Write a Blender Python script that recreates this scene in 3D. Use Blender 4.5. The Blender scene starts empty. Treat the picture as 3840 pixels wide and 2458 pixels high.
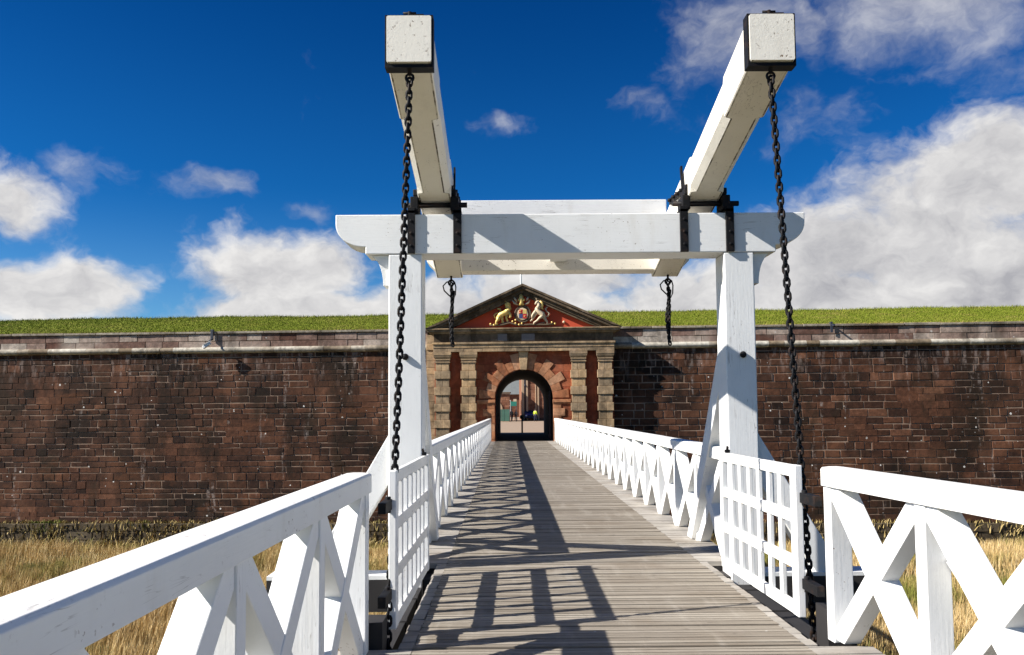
import bpy, bmesh, math, random
import numpy as np
from mathutils import Vector, Matrix
random.seed(7)
R = math.radians
scene = bpy.context.scene
col = scene.collection

# ------------------------------------------------------------------ camera
cam_d = bpy.data.cameras.new('camera'); cam = bpy.data.objects.new('camera', cam_d); col.objects.link(cam)
cam_d.sensor_width = 36; cam_d.lens = 28.0; cam_d.clip_start = 0.05; cam_d.clip_end = 5000
cam_d.shift_y = 0.0324
TH, YAW, ROLL = R(3.57), 0.0058, 0.0075
fwd = Vector((math.sin(YAW)*math.cos(TH), math.cos(YAW)*math.cos(TH), math.sin(TH)))
r0 = Vector((math.cos(YAW), -math.sin(YAW), 0)); u0 = r0.cross(fwd)
rt = r0*math.cos(ROLL) - u0*math.sin(ROLL); up = u0*math.cos(ROLL) + r0*math.sin(ROLL)
mw = Matrix((rt, up, -fwd)).transposed().to_4x4(); mw.translation = Vector((0, 0, 1.6))
cam.matrix_world = mw
scene.camera = cam

# ------------------------------------------------------------------ light
SUN_DIR = Vector((1.0, 0.27, -0.72)).normalized()          # direction the light travels
sun_el = math.asin(-SUN_DIR.z); sun_az = math.atan2(-SUN_DIR.x, -SUN_DIR.y)   # clockwise from +Y
sd = bpy.data.lights.new('sun', 'SUN'); sd.energy = 5.0; sd.angle = R(0.5); sd.color = (1.0, 0.955, 0.89)
so = bpy.data.objects.new('sun', sd); col.objects.link(so)
so.rotation_euler = (-SUN_DIR).to_track_quat('Z', 'Y').to_euler()

scene.view_settings.view_transform = 'Standard'; scene.view_settings.look = 'None'
scene.view_settings.exposure = 1.0; scene.view_settings.gamma = 1.0
scene.view_settings.use_curve_mapping = False
scene.cycles.max_bounces = 6

# ------------------------------------------------------------------ world: Nishita sky with procedural clouds
world = bpy.data.worlds.new("World"); scene.world = world; world.use_nodes = True
wt = world.node_tree; wt.nodes.clear()
class NT:
    """tiny helper around a node tree"""
    def __init__(s, t): s.t = t
    def n(s, typ, **kw):
        nd = s.t.nodes.new(typ)
        for k, v in kw.items(): setattr(nd, k, v)
        return nd
    def put(s, sock, v):
        if isinstance(v, (int, float)): sock.default_value = v
        elif isinstance(v, (tuple, list)):
            d = list(v)
            if len(sock.default_value) == 4 and len(d) == 3: d = d + [1]
            sock.default_value = d
        else: s.t.links.new(v, sock)
    def m(s, op, a, b=0.0, c=0.0, clamp=False):
        nd = s.n('ShaderNodeMath', operation=op, use_clamp=clamp)
        s.put(nd.inputs[0], a); s.put(nd.inputs[1], b); s.put(nd.inputs[2], c)
        return nd.outputs[0]
    def mix(s, f, a, b, blend='MIX'):
        nd = s.n('ShaderNodeMix', data_type='RGBA', blend_type=blend)
        s.put(nd.inputs[0], f); s.put(nd.inputs[6], a); s.put(nd.inputs[7], b)
        return nd.outputs[2]
    def noise(s, vec, scale, detail=4, rough=0.55, dist=0.0):
        nd = s.n('ShaderNodeTexNoise')
        if vec is not None: s.put(nd.inputs['Vector'], vec)
        nd.inputs['Scale'].default_value = scale; nd.inputs['Detail'].default_value = detail
        nd.inputs['Roughness'].default_value = rough; nd.inputs['Distortion'].default_value = dist
        return nd.outputs['Fac']
    def ss(s, x, a, b):
        nd = s.n('ShaderNodeMapRange', interpolation_type='SMOOTHSTEP')
        s.put(nd.inputs[0], x); nd.inputs[1].default_value = a; nd.inputs[2].default_value = b
        return nd.outputs[0]
    def lin(s, x, a, b, c=0.0, d=1.0):
        nd = s.n('ShaderNodeMapRange'); s.put(nd.inputs[0], x)
        for i, v in enumerate((a, b, c, d)): nd.inputs[i+1].default_value = v
        return nd.outputs[0]
    def comb(s, x, y, z):
        nd = s.n('ShaderNodeCombineXYZ')
        for i, v in enumerate((x, y, z)): s.put(nd.inputs[i], v)
        return nd.outputs[0]
    def mapping(s, vec, scale=(1, 1, 1), loc=(0, 0, 0), rot=(0, 0, 0)):
        nd = s.n('ShaderNodeMapping'); s.put(nd.inputs[0], vec)
        nd.inputs['Scale'].default_value = scale; nd.inputs['Location'].default_value = loc; nd.inputs['Rotation'].default_value = rot
        return nd.outputs[0]

w = NT(wt)
sky = w.n('ShaderNodeTexSky', sky_type='NISHITA'); sky.sun_disc = False
sky.sun_elevation = sun_el; sky.sun_rotation = sun_az % (2*math.pi); sky.altitude = 0; sky.air_density = 1.0; sky.dust_density = 0.3; sky.ozone_density = 2.5
gen = w.n('ShaderNodeTexCoord').outputs['Generated']
sep = w.n('ShaderNodeSeparateXYZ'); w.put(sep.inputs[0], gen)
dx, dy, dz = sep.outputs
az = w.m('ARCTAN2', dx, dy)
el = w.m('ARCSINE', dz)
tint = w.n('ShaderNodeMix', data_type='RGBA', blend_type='MULTIPLY'); tint.inputs[0].default_value = 1.0
w.put(tint.inputs[6], sky.outputs[0])
def ramp_tint():
    lo = w.mix(w.ss(el, 0.06, 0.28), (0.36, 0.70, 1.0), (0.040, 0.39, 0.80))
    return w.mix(w.ss(el, 0.20, 0.58), lo, (0.003, 0.225, 0.575))
w.put(tint.inputs[7], ramp_tint())
blue = tint.outputs[2]
# clouds: warped noise + soft direction-space masses
cvec0 = w.comb(az, w.m('MULTIPLY', el, 1.35), 0.0)
def warp(v, sc, amt):
    nd = w.n('ShaderNodeTexNoise'); w.put(nd.inputs['Vector'], v); nd.inputs['Scale'].default_value = sc; nd.inputs['Detail'].default_value = 4; nd.inputs['Roughness'].default_value = 0.6
    sb = w.n('ShaderNodeVectorMath', operation='SUBTRACT'); w.put(sb.inputs[0], nd.outputs['Color']); sb.inputs[1].default_value = (0.5, 0.5, 0.5)
    sc_ = w.n('ShaderNodeVectorMath', operation='SCALE'); w.put(sc_.inputs[0], sb.outputs[0]); sc_.inputs['Scale'].default_value = amt
    ad = w.n('ShaderNodeVectorMath', operation='ADD'); w.put(ad.inputs[0], v); w.put(ad.inputs[1], sc_.outputs[0])
    return ad.outputs[0]
cvec = warp(cvec0, 9.0, 0.10)
wsep = w.n('ShaderNodeSeparateXYZ'); w.put(wsep.inputs[0], cvec)
waz, wel = wsep.outputs[0], w.m('DIVIDE', wsep.outputs[1], 1.35)
def cloud_noise(v):
    return w.m('ADD', w.m('MULTIPLY', w.noise(v, 6.5, 8, 0.58), 0.65), w.m('MULTIPLY', w.noise(v, 17.0, 8, 0.60), 0.35))
n0 = cloud_noise(cvec)
cv2 = w.n('ShaderNodeVectorMath', operation='ADD'); w.put(cv2.inputs[0], cvec); cv2.inputs[1].default_value = (-0.020, 0.030, 0.0)
n1 = cloud_noise(cv2.outputs[0])
cwl = w.noise(cvec0, 3.6, 4, 0.5)
# (azimuth, elevation, half-width, half-height, weight) in radians
MASS = [(0.46, 0.185, 0.15, 0.085, 1.0), (0.55, 0.250, 0.11, 0.060, 1.0), (0.60, 0.13, 0.15, 0.10, 1.0), (0.40, 0.125, 0.19, 0.055, 1.0), (0.70, 0.24, 0.10, 0.08, 0.9), (0.33, 0.17, 0.08, 0.06, 0.9), (0.55, 0.06, 0.30, 0.06, 1.0), (0.15, 0.10, 0.20, 0.04, 1.0),
        (-0.265, 0.165, 0.105, 0.058, 1.0), (-0.24, 0.115, 0.17, 0.040, 1.0), (-0.10, 0.125, 0.12, 0.045, 1.0), (0.03, 0.135, 0.10, 0.045, 1.0), (0.22, 0.135, 0.13, 0.050, 1.0), (0.10, 0.165, 0.10, 0.030, 0.9),
        (-0.56, 0.230, 0.055, 0.045, 0.85), (-0.64, 0.25, 0.08, 0.06, 0.85), (-0.54, 0.135, 0.11, 0.040, 1.0), (-0.66, 0.15, 0.10, 0.06, 0.9)]
THIN = [(-0.355, 0.262, 0.060, 0.020, 0.75), (-0.25, 0.250, 0.040, 0.016, 0.75), (-0.02, 0.345, 0.036, 0.020, 0.72), (-0.49, 0.275, 0.05, 0.025, 0.65),
        (0.34, 0.430, 0.12, 0.060, 0.85), (0.50, 0.44, 0.19, 0.065, 0.95), (0.38, 0.34, 0.07, 0.07, 0.60), (0.17, 0.375, 0.04, 0.016, 0.5), (0.62, 0.33, 0.08, 0.03, 0.6)]
def masses(lst):
    tot = None
    for (a, e, hw, hh, wt_) in lst:
        u = w.m('DIVIDE', w.m('SUBTRACT', waz, a), hw); v = w.m('DIVIDE', w.m('SUBTRACT', wel, e), hh)
        d = w.m('ADD', w.m('MULTIPLY', u, u), w.m('MULTIPLY', v, v))
        g = w.m('MULTIPLY', w.m('EXPONENT', w.m('MULTIPLY', d, -0.75)), wt_)
        tot = g if tot is None else w.m('MAXIMUM', tot, g)
    return tot
tot = masses(MASS); thin = masses(THIN)
dens = w.m('ADD', tot, w.m('MULTIPLY', w.m('SUBTRACT', n0, 0.5), 1.55))
cover = w.ss(dens, 0.30, 0.76)
thind = w.m('ADD', thin, w.m('MULTIPLY', w.m('SUBTRACT', n0, 0.5), 2.4))
cover = w.m('MAXIMUM', cover, w.m('MULTIPLY', w.ss(thind, 0.25, 1.15), 0.62))
cover = w.m('MULTIPLY', cover, w.ss(el, -0.02, 0.03))
sh = w.m('ADD', 0.66, w.m('MULTIPLY', w.m('SUBTRACT', n0, n1), 3.4))
sh = w.m('ADD', sh, w.m('MULTIPLY', w.m('SUBTRACT', cwl, 0.5), 1.7))
sh = w.m('SUBTRACT', sh, w.m('MULTIPLY', w.ss(dens, 0.60, 1.3), 0.34), clamp=True)
ccol = w.mix(sh, (3.5, 3.5, 3.75), (6.9, 6.8, 6.7))
final = w.mix(cover, blue, ccol)
bg = w.n('ShaderNodeBackground'); w.put(bg.inputs[0], final); bg.inputs[1].default_value = 0.062
wo = w.n('ShaderNodeOutputWorld'); wt.links.new(bg.outputs[0], wo.inputs[0])

# ------------------------------------------------------------------ mesh builder
class MB:
    def __init__(s): s.v = []; s.f = []; s.sm = []; s.r = []; s.mi = []; s.cur = 0.5; s.mat = 0
    def add(s, vs, fs, smooth=False, r=None):
        o = len(s.v); s.v += [tuple(p) for p in vs]
        rr = s.cur if r is None else r
        for f in fs: s.f.append(tuple(i+o for i in f)); s.sm.append(smooth); s.r.append(rr); s.mi.append(s.mat)
        return s
    def box(s, a, b, r=None):
        x0, y0, z0 = a; x1, y1, z1 = b
        return s.add([(x0,y0,z0),(x1,y0,z0),(x1,y1,z0),(x0,y1,z0),(x0,y0,z1),(x1,y0,z1),(x1,y1,z1),(x0,y1,z1)],
              [(0,3,2,1),(4,5,6,7),(0,1,5,4),(1,2,6,5),(2,3,7,6),(3,0,4,7)], r=r)
    def bar(s, p, q, wx, wy, ref=(1,0,0), r=None):
        """rectangular bar p->q; wx is the size along ref, wy across it"""
        p = Vector(p); q = Vector(q); d = (q-p).normalized(); ref = Vector(ref)
        a = (ref - d*ref.dot(d)).normalized(); b = d.cross(a)
        a *= wx/2; b *= wy/2
        vs = [p-a-b, p+a-b, p+a+b, p-a+b, q-a-b, q+a-b, q+a+b, q-a+b]
        return s.add(vs, [(0,3,2,1),(4,5,6,7),(0,1,5,4),(1,2,6,5),(2,3,7,6),(3,0,4,7)], r=r)
    def prism(s, poly, axis, a, b, r=None, smooth=False):
        """extrude 2D polygon (in the two other axes, in xyz order) along axis from a to b"""
        def P(u, v, t): return {'x': (t,u,v), 'y': (u,t,v), 'z': (u,v,t)}[axis]
        n = len(poly)
        vs = [P(u,v,a) for u,v in poly] + [P(u,v,b) for u,v in poly]
        fs = [tuple(range(n)), tuple(range(2*n-1, n-1, -1))] + [(i, i+n, (i+1)%n+n, (i+1)%n) for i in range(n)]
        return s.add(vs, fs, smooth, r)
    def tube(s, pts, rad, n=8, closed=False, r=None, caps=True):
        pts = [Vector(p) for p in pts]; m = len(pts)
        rads = rad if isinstance(rad, (list, tuple)) else [rad]*m
        vs = []; prev = None
        for i, p in enumerate(pts):
            if closed: d = pts[(i+1)%m]-pts[i-1]
            else: d = pts[min(i+1,m-1)]-pts[max(i-1,0)]
            d.normalize()
            if prev is None:
                a = d.orthogonal().normalized()
            else:
                a = prev - d*prev.dot(d)
                a = a.normalized() if a.length > 1e-6 else d.orthogonal().normalized()
            prev = a; b = d.cross(a)
            for k in range(n):
                t = 2*math.pi*k/n
                vs.append(p + (a*math.cos(t)+b*math.sin(t))*rads[i])
        fs = []
        for i in range(m if closed else m-1):
            j = (i+1) % m
            for k in range(n): fs.append((i*n+k, i*n+(k+1)%n, j*n+(k+1)%n, j*n+k))
        if not closed and caps: fs += [tuple(range(n-1,-1,-1)), tuple((m-1)*n+k for k in range(n))]
        return s.add(vs, fs, True, r)
    def ell(s, c, rx, ry, rz, n=12, m=8, r=None):
        vs = [(c[0], c[1], c[2]-rz)]
        for j in range(1, m):
            t = -math.pi/2 + math.pi*j/m
            for k in range(n):
                a = 2*math.pi*k/n
                vs.append((c[0]+rx*math.cos(t)*math.cos(a), c[1]+ry*math.cos(t)*math.sin(a), c[2]+rz*math.sin(t)))
        vs.append((c[0], c[1], c[2]+rz)); fs = []
        for k in range(n): fs.append((0, 1+(k+1)%n, 1+k)); fs.append((len(vs)-1, 1+(m-2)*n+k, 1+(m-2)*n+(k+1)%n))
        for j in range(m-2):
            for k in range(n): fs.append((1+j*n+k, 1+j*n+(k+1)%n, 1+(j+1)*n+(k+1)%n, 1+(j+1)*n+k))
        return s.add(vs, fs, True, r)
    def build(s, name, mat, parent=None, bevel=0.0, loc=None, segs=2):
        me = bpy.data.meshes.new(name); me.from_pydata(s.v, [], s.f); me.update()
        bm = bmesh.new(); bm.from_mesh(me); bmesh.ops.recalc_face_normals(bm, faces=bm.faces[:]); bm.to_mesh(me); bm.free()
        me.polygons.foreach_set('use_smooth', s.sm)
        at = me.attributes.new('rnd', 'FLOAT', 'FACE'); at.data.foreach_set('value', s.r)
        mats = mat if isinstance(mat, (list, tuple)) else [mat]
        for m_ in mats: me.materials.append(m_)
        if len(mats) > 1: me.polygons.foreach_set('material_index', s.mi)
        o = bpy.data.objects.new(name, me); col.objects.link(o)
        if parent is not None: o.parent = parent
        if loc: o.location = loc
        if bevel:
            b = o.modifiers.new('bevel', 'BEVEL'); b.width = bevel; b.segments = segs; b.limit_method = 'ANGLE'; b.angle_limit = R(40)
        return o

def tag(o, label=None, cat=None, group=None, kind=None):
    if label: o['label'] = label
    if cat: o['category'] = cat
    if group: o['group'] = group
    if kind: o['kind'] = kind
    return o
def thing(name, label, cat, loc=(0,0,0), rz=0.0, group=None):
    o = bpy.data.objects.new(name, None); col.objects.link(o); o.location = loc; o.rotation_euler = (0, 0, rz)
    o.empty_display_size = 0.2
    return tag(o, label, cat, group)
def struct(name, mb, mat, parent=None, **kw):
    return tag(mb.build(name, mat, parent, **kw), kind='structure')
def copy_tree(o, parent=None):
    c = o.copy(); col.objects.link(c); c.parent = parent
    for ch in o.children: copy_tree(ch, c)
    return c

# ------------------------------------------------------------------ materials
def new_mat(name):
    m = bpy.data.materials.new(name); m.use_nodes = True; t = m.node_tree; t.nodes.clear()
    k = NT(t); p = k.n('ShaderNodeBsdfPrincipled'); o = k.n('ShaderNodeOutputMaterial'); t.links.new(p.outputs[0], o.inputs[0])
    k.p = p; k.obj = k.n('ShaderNodeTexCoord').outputs['Object']
    k.rnd = k.n('ShaderNodeAttribute', attribute_name='rnd').outputs['Fac']
    k.wpos = k.n('ShaderNodeNewGeometry').outputs['Position']
    return m, k
def bump(k, h, strength=0.3, dist=0.01):
    b = k.n('ShaderNodeBump'); b.inputs['Strength'].default_value = strength; b.inputs['Distance'].default_value = dist
    k.put(b.inputs['Height'], h); k.t.links.new(b.outputs[0], k.p.inputs['Normal'])
def simple(name, c, rough=0.6, metal=0.0, var=0.15, scale=6):
    m, k = new_mat(name)
    f = k.noise(k.obj, scale, 5)
    lo = tuple(x*(1-var) for x in c); hi = tuple(min(1, x*(1+var)) for x in c)
    k.put(k.p.inputs['Base Color'], k.mix(f, lo, hi)); k.p.inputs['Roughness'].default_value = rough; k.p.inputs['Metallic'].default_value = metal
    return m

def white_paint(name, grain=(6, 6, 6), chips=0.5, base=(0.80, 0.80, 0.78)):
    m, k = new_mat(name)
    f = k.noise(k.obj, 1.7, 4)
    g = k.noise(k.mapping(k.obj, grain), 9, 5, 0.6)
    c = k.mix(k.ss(f, 0.35, 0.75), base, tuple(x*0.93 for x in base))
    c = k.mix(k.m('MULTIPLY', k.ss(g, 0.60, 0.80), 0.20), c, (0.56, 0.50, 0.40))      # grime lying in the grain
    area = k.ss(k.noise(k.obj, 1.9, 3), 0.66-0.10*chips, 0.76-0.05*chips)
    ck = k.noise(k.mapping(k.obj, tuple(x*0.55 for x in grain)), 5.0, 3, 0.55, 0.6)
    crack = k.m('MULTIPLY', k.m('LESS_THAN', k.m('ABSOLUTE', k.m('SUBTRACT', ck, 0.52)), 0.0055), k.ss(k.noise(k.obj, 2.3, 3), 0.50, 0.62))
    c = k.mix(k.m('MULTIPLY', crack, 0.55), c, (0.22, 0.19, 0.15))
    wash = k.m('MULTIPLY', k.ss(k.noise(k.mapping(k.obj, (2.2, 2.2, 0.5)), 2.0, 5, 0.62), 0.52, 0.74), 0.22)
    c = k.mix(wash, c, (0.52, 0.47, 0.38))
    chip = k.m('MULTIPLY', k.ss(k.noise(k.obj, 34, 4, 0.6), 0.63, 0.67), area)          # flaked paint
    c = k.mix(chip, c, (0.20, 0.13, 0.075))
    k.put(k.p.inputs['Base Color'], c); k.p.inputs['Roughness'].default_value = 0.5
    h = k.m('ADD', k.m('MULTIPLY', g, 0.6), k.m('MULTIPLY', k.noise(k.obj, 26, 4), 0.5))
    h = k.m('SUBTRACT', k.m('SUBTRACT', h, chip), crack)
    bump(k, h, 0.22, 0.009)
    return m
M = {}
M['white'] = white_paint('white_paint', chips=0.9)
M['white_post'] = white_paint('white_paint_upright', (7, 7, 0.35), 0.9)
M['white_beam'] = white_paint('white_paint_cross_timber', (0.35, 7, 7), 2.2)
M['bounce_tint_beam'] = white_paint('weathered_bounce_tinted_white_paint', (7, 0.35, 7), 2.4, (0.86, 0.81, 0.70))  # flaking white paint; warm light bounced off the deck is put into the base
M['white_long'] = white_paint('white_paint_long_timber', (7, 0.35, 7), 1.8, (0.80, 0.785, 0.74))

def grime():
    m, k = new_mat('grimy_paint_seam')
    f = k.ss(k.noise(k.mapping(k.obj, (1, 1, 1)), 4.5, 6, 0.7), 0.42, 0.58)
    k.put(k.p.inputs['Base Color'], k.mix(f, (0.10, 0.075, 0.05), (0.62, 0.57, 0.47))); k.p.inputs['Roughness'].default_value = 0.8
    return m
M['grime'] = grime()
def iron():
    m, k = new_mat('black_iron')
    f = k.ss(k.noise(k.obj, 14, 5), 0.5, 0.72)
    k.put(k.p.inputs['Base Color'], k.mix(k.m('MULTIPLY', f, 0.8), (0.006, 0.006, 0.007), (0.03, 0.016, 0.010)))
    k.p.inputs['Roughness'].default_value = 0.62; k.p.inputs['Specular IOR Level'].default_value = 0.2
    bump(k, k.noise(k.obj, 60, 3), 0.3, 0.004)
    return m
M['iron'] = iron()
M['tar'] = simple('tarred_timber', (0.016, 0.014, 0.014), 0.8, var=0.5)

def deck(name, lo, hi, groove=False):
    m, k = new_mat(name)
    g = k.noise(k.mapping(k.obj, (1.2, 26, 26)), 4, 5, 0.65)
    f = k.noise(k.obj, 1.1, 4)
    c = k.mix(k.rnd, lo, hi)
    c = k.mix(k.m('MULTIPLY', k.ss(g, 0.42, 0.75), 0.45), c, tuple(x*0.55 for x in lo))
    c = k.mix(k.m('MULTIPLY', k.ss(f, 0.48, 0.72), 0.5), c, (0.17, 0.130, 0.09))
    c = k.mix(k.m('MULTIPLY', k.ss(k.noise(k.obj, 5.5, 5, 0.7), 0.58, 0.72), 0.45), c, (0.10, 0.08, 0.06))
    c = k.mix(k.m('MULTIPLY', k.ss(k.noise(k.mapping(k.obj, (3, 0.5, 1)), 1.3, 4, 0.6), 0.52, 0.70), 0.35), c, (0.42, 0.38, 0.32))
    sp = k.n('ShaderNodeTexVoronoi'); k.put(sp.inputs['Vector'], k.obj); sp.inputs['Scale'].default_value = 3.1
    c = k.mix(k.m('MULTIPLY', k.m('LESS_THAN', sp.outputs['Distance'], 0.035), 0.7), c, (0.6, 0.58, 0.54))
    k.put(k.p.inputs['Base Color'], c); k.p.inputs['Roughness'].default_value = 0.8; k.p.inputs['Specular IOR Level'].default_value = 0.25
    bump(k, g, 0.4, 0.006)
    return m
M['deck'] = deck('weathered_deck_boards', (0.19, 0.160, 0.124), (0.345, 0.305, 0.25))
M['deck_edge'] = deck('pale_edge_boards', (0.27, 0.245, 0.21), (0.40, 0.37, 0.33))

def masonry(name, cols, patch=False, lichen=1.0, streak=0.75, bumpk=0.5, fine=5.0):
    """stone coloured per block by rnd (list of colours), with grain, lichen spots and pale lime streaks"""
    m, k = new_mat(name)
    cr = k.n('ShaderNodeValToRGB'); els = cr.color_ramp.elements
    for i in range(len(cols)-2): els.new(0.5)
    for i, c in enumerate(cols): els[i].position = i/(len(cols)-1); els[i].color = (*c, 1)
    k.put(cr.inputs[0], k.rnd); c = cr.outputs[0]
    n = k.noise(k.obj, fine, 6, 0.65); n2 = k.noise(k.obj, 0.35, 4)
    c = k.mix(k.ss(n, 0.35, 0.7), k.mix(0.45, c, (0.0, 0.0, 0.0)), c)
    c = k.mix(k.m('MULTIPLY', k.ss(n2, 0.48, 0.72), 0.45), c, tuple(cols[-1][i]*0.95 for i in range(3)))
    c = k.mix(k.m('MULTIPLY', k.ss(k.noise(k.mapping(k.obj, (1, 1, 0.45)), 0.8, 6, 0.62), 0.50, 0.68), 0.6), c, (0.022, 0.016, 0.009))
    if patch:                                               # big stains: black algae runs and fresh red faces
        c = k.mix(k.m('MULTIPLY', k.ss(k.noise(k.mapping(k.obj, (0.5, 1, 0.22)), 0.75, 6, 0.65), 0.50, 0.62), 0.62), c, (0.012, 0.008, 0.005))
        c = k.mix(k.m('MULTIPLY', k.ss(k.noise(k.mapping(k.obj, (0.55, 1, 1.1), (7, 0, 3)), 0.55, 7, 0.68), 0.54, 0.64), 0.42), c, (0.135, 0.052, 0.022))
    if streak:
        st = k.m('MULTIPLY', k.ss(k.noise(k.mapping(k.obj, (1.5, 1, 0.14)), 1.6, 4, 0.6), 0.60, 0.72), k.ss(k.noise(k.obj, 4.5, 4), 0.45, 0.65))
        c = k.mix(k.m('MULTIPLY', st, streak), c, (0.30, 0.25, 0.22))
        zz_ = k.n('ShaderNodeSeparateXYZ'); k.put(zz_.inputs[0], k.obj)                    # lime leached out below the string course
        le = k.m('MULTIPLY', k.m('MULTIPLY', k.ss(zz_.outputs[2], 2.6, 4.7), k.m('SUBTRACT', 1.0, k.ss(zz_.outputs[2], 4.85, 4.95))), k.ss(k.noise(k.mapping(k.obj, (1.3, 1, 0.35)), 2.6, 5, 0.65), 0.50, 0.66))
        c = k.mix(k.m('MULTIPLY', le, 0.55*streak), c, (0.36, 0.28, 0.24))
    if lichen:
        v = k.n('ShaderNodeTexVoronoi'); k.put(v.inputs['Vector'], k.obj); v.inputs['Scale'].default_value = 2.9
        wsz = k.n('ShaderNodeSeparateColor'); k.put(wsz.inputs[0], v.outputs['Color'])
        rad = k.m('MULTIPLY', k.m('POWER', wsz.outputs[0], 3.0), 0.17)
        msk = k.ss(k.noise(k.obj, 0.35, 3), 0.42, 0.54)
        sp = k.m('MULTIPLY', k.m('LESS_THAN', k.m('ADD', v.outputs['Distance'], k.m('MULTIPLY', k.m('SUBTRACT', k.noise(k.obj, 14, 3), 0.5), 0.16)), rad), msk)
        c = k.mix(k.m('MULTIPLY', sp, lichen), c, (0.62, 0.60, 0.55))
    k.put(k.p.inputs['Base Color'], c); k.p.inputs['Roughness'].default_value = 0.9; k.p.inputs['Specular IOR Level'].default_value = 0.2
    bump(k, n, bumpk, 0.03)
    return m
M['wall'] = masonry('dark_red_sandstone', patch=True, cols=[(0.018,0.009,0.006),(0.046,0.021,0.013),(0.078,0.033,0.018),(0.125,0.052,0.028),(0.21,0.095,0.052)])
M['mortar'] = masonry('lime_mortar', [(0.24,0.16,0.11),(0.33,0.235,0.17)], lichen=0, streak=0.4, fine=2.0)
M['parapet'] = masonry('grey_pink_parapet_stone', [(0.14,0.065,0.045),(0.29,0.185,0.145),(0.44,0.34,0.275),(0.56,0.49,0.41)], lichen=0.6, streak=0.6)
M['cordon'] = masonry('pale_lichened_stone', [(0.20,0.145,0.09),(0.40,0.34,0.26),(0.52,0.47,0.38),(0.62,0.58,0.49)], lichen=0.3, streak=0)
M['coping'] = masonry('coping_stone', [(0.24,0.20,0.15),(0.33,0.28,0.215),(0.42,0.37,0.29)], lichen=0.3, streak=0)
M['plinth'] = masonry('mossy_footing_stone', [(0.06,0.045,0.028),(0.11,0.083,0.050),(0.17,0.135,0.09)], lichen=0.4, streak=0.3)
M['sandstone'] = masonry('yellow_sandstone', [(0.24,0.18,0.115),(0.36,0.26,0.16),(0.48,0.335,0.195),(0.60,0.40,0.21)], lichen=0.25, streak=0.25, fine=3.5)
M['sandstone_dark'] = masonry('dark_brown_cornice_stone', [(0.10,0.07,0.042),(0.15,0.108,0.068),(0.22,0.16,0.105)], lichen=0.2, streak=0.3, fine=3.5)  # darker brown stone of the frieze and raking cornices
M['pink'] = masonry('pink_sandstone', [(0.42,0.155,0.07),(0.50,0.22,0.105),(0.58,0.31,0.175)], lichen=0.1, streak=0.2, fine=3.5)
M['redfield'] = masonry('red_washed_stone', [(0.30,0.072,0.032),(0.36,0.095,0.042),(0.42,0.13,0.06)], lichen=0.05, streak=0.15, fine=3.0)
M['tympanum'] = simple('red_limewash', (0.50, 0.065, 0.022), 0.8, var=0.12, scale=1.5)
M['plaque'] = simple('pale_worn_slab', (0.20, 0.175, 0.165), 0.85, var=0.35, scale=9)
M['vault'] = simple('shade_darkened_vault_stone', (0.010, 0.008, 0.008), 0.95, var=0.4)  # near-black base colour: the passage's shade is painted into vault and floor
M['gold'] = simple('gilded_carving', (0.78, 0.55, 0.17), 0.45, 0.25, var=0.3, scale=8)
M['silver'] = simple('white_painted_carving', (0.62, 0.49, 0.32), 0.6, var=0.25, scale=9)
M['red'] = simple('red_painted_carving', (0.50, 0.03, 0.02), 0.5)
M['bluep'] = simple('blue_painted_carving', (0.05, 0.06, 0.17), 0.5)
M['brownp'] = simple('brown_painted_carving', (0.10, 0.065, 0.035), 0.7)

def grass_ground(name, a, b, c2, sc=0.35, bk=0.6):
    m, k = new_mat(name)
    f = k.noise(k.wpos, sc, 4, 0.6); g = k.noise(k.wpos, 7, 6, 0.7)
    c = k.mix(k.ss(f, 0.4, 0.62), a, b); c = k.mix(k.m('MULTIPLY', k.ss(g, 0.45, 0.75), 0.7), c, c2)
    k.put(k.p.inputs['Base Color'], c); k.p.inputs['Roughness'].default_value = 0.95; k.p.inputs['Specular IOR Level'].default_value = 0.1
    bump(k, g, bk, 0.08)
    return m
M['ditch'] = grass_ground('ditch_turf', (0.16,0.115,0.045), (0.075,0.085,0.022), (0.055,0.042,0.018))
M['bank'] = grass_ground('bank_turf', (0.14,0.175,0.014), (0.17,0.185,0.022), (0.09,0.11,0.010), 0.5)
def blade_mat(name, cols, patch, psc=0.16, lo=0.46, hi=0.60):
    m, k = new_mat(name)
    cr = k.n('ShaderNodeValToRGB'); els = cr.color_ramp.elements
    for i in range(len(cols)-2): els.new(0.5)
    for i, c in enumerate(cols): els[i].position = i/(len(cols)-1); els[i].color = (*c, 1)
    k.put(cr.inputs[0], k.rnd)
    f = k.m('ADD', k.noise(k.wpos, psc, 4, 0.6), k.m('MULTIPLY', k.m('SUBTRACT', k.rnd, 0.5), 0.10))
    c = k.mix(k.ss(f, lo, hi), cr.outputs[0], patch)
    k.put(k.p.inputs['Base Color'], c); k.p.inputs['Roughness'].default_value = 0.8; k.p.inputs['Specular IOR Level'].default_value = 0.15
    return m
M['dry'] = blade_mat('dry_grass_blades', [(0.26,0.165,0.065),(0.46,0.305,0.12),(0.62,0.45,0.20),(0.78,0.62,0.36)], (0.175,0.18,0.035), 0.24, 0.50, 0.64)
M['green'] = blade_mat('green_grass_blades', [(0.11,0.145,0.010),(0.14,0.175,0.013),(0.165,0.195,0.018),(0.19,0.19,0.03),(0.25,0.185,0.06)], (0.235,0.20,0.05), 0.8, 0.50, 0.74)
M['weed'] = blade_mat('wall_foot_weeds', [(0.20,0.16,0.055),(0.38,0.28,0.11),(0.55,0.42,0.19)], (0.15,0.18,0.035), 0.35, 0.56, 0.66)
M['court'] = simple('courtyard_gravel', (0.30, 0.215, 0.145), 0.95, var=0.25, scale=1.6)

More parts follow.
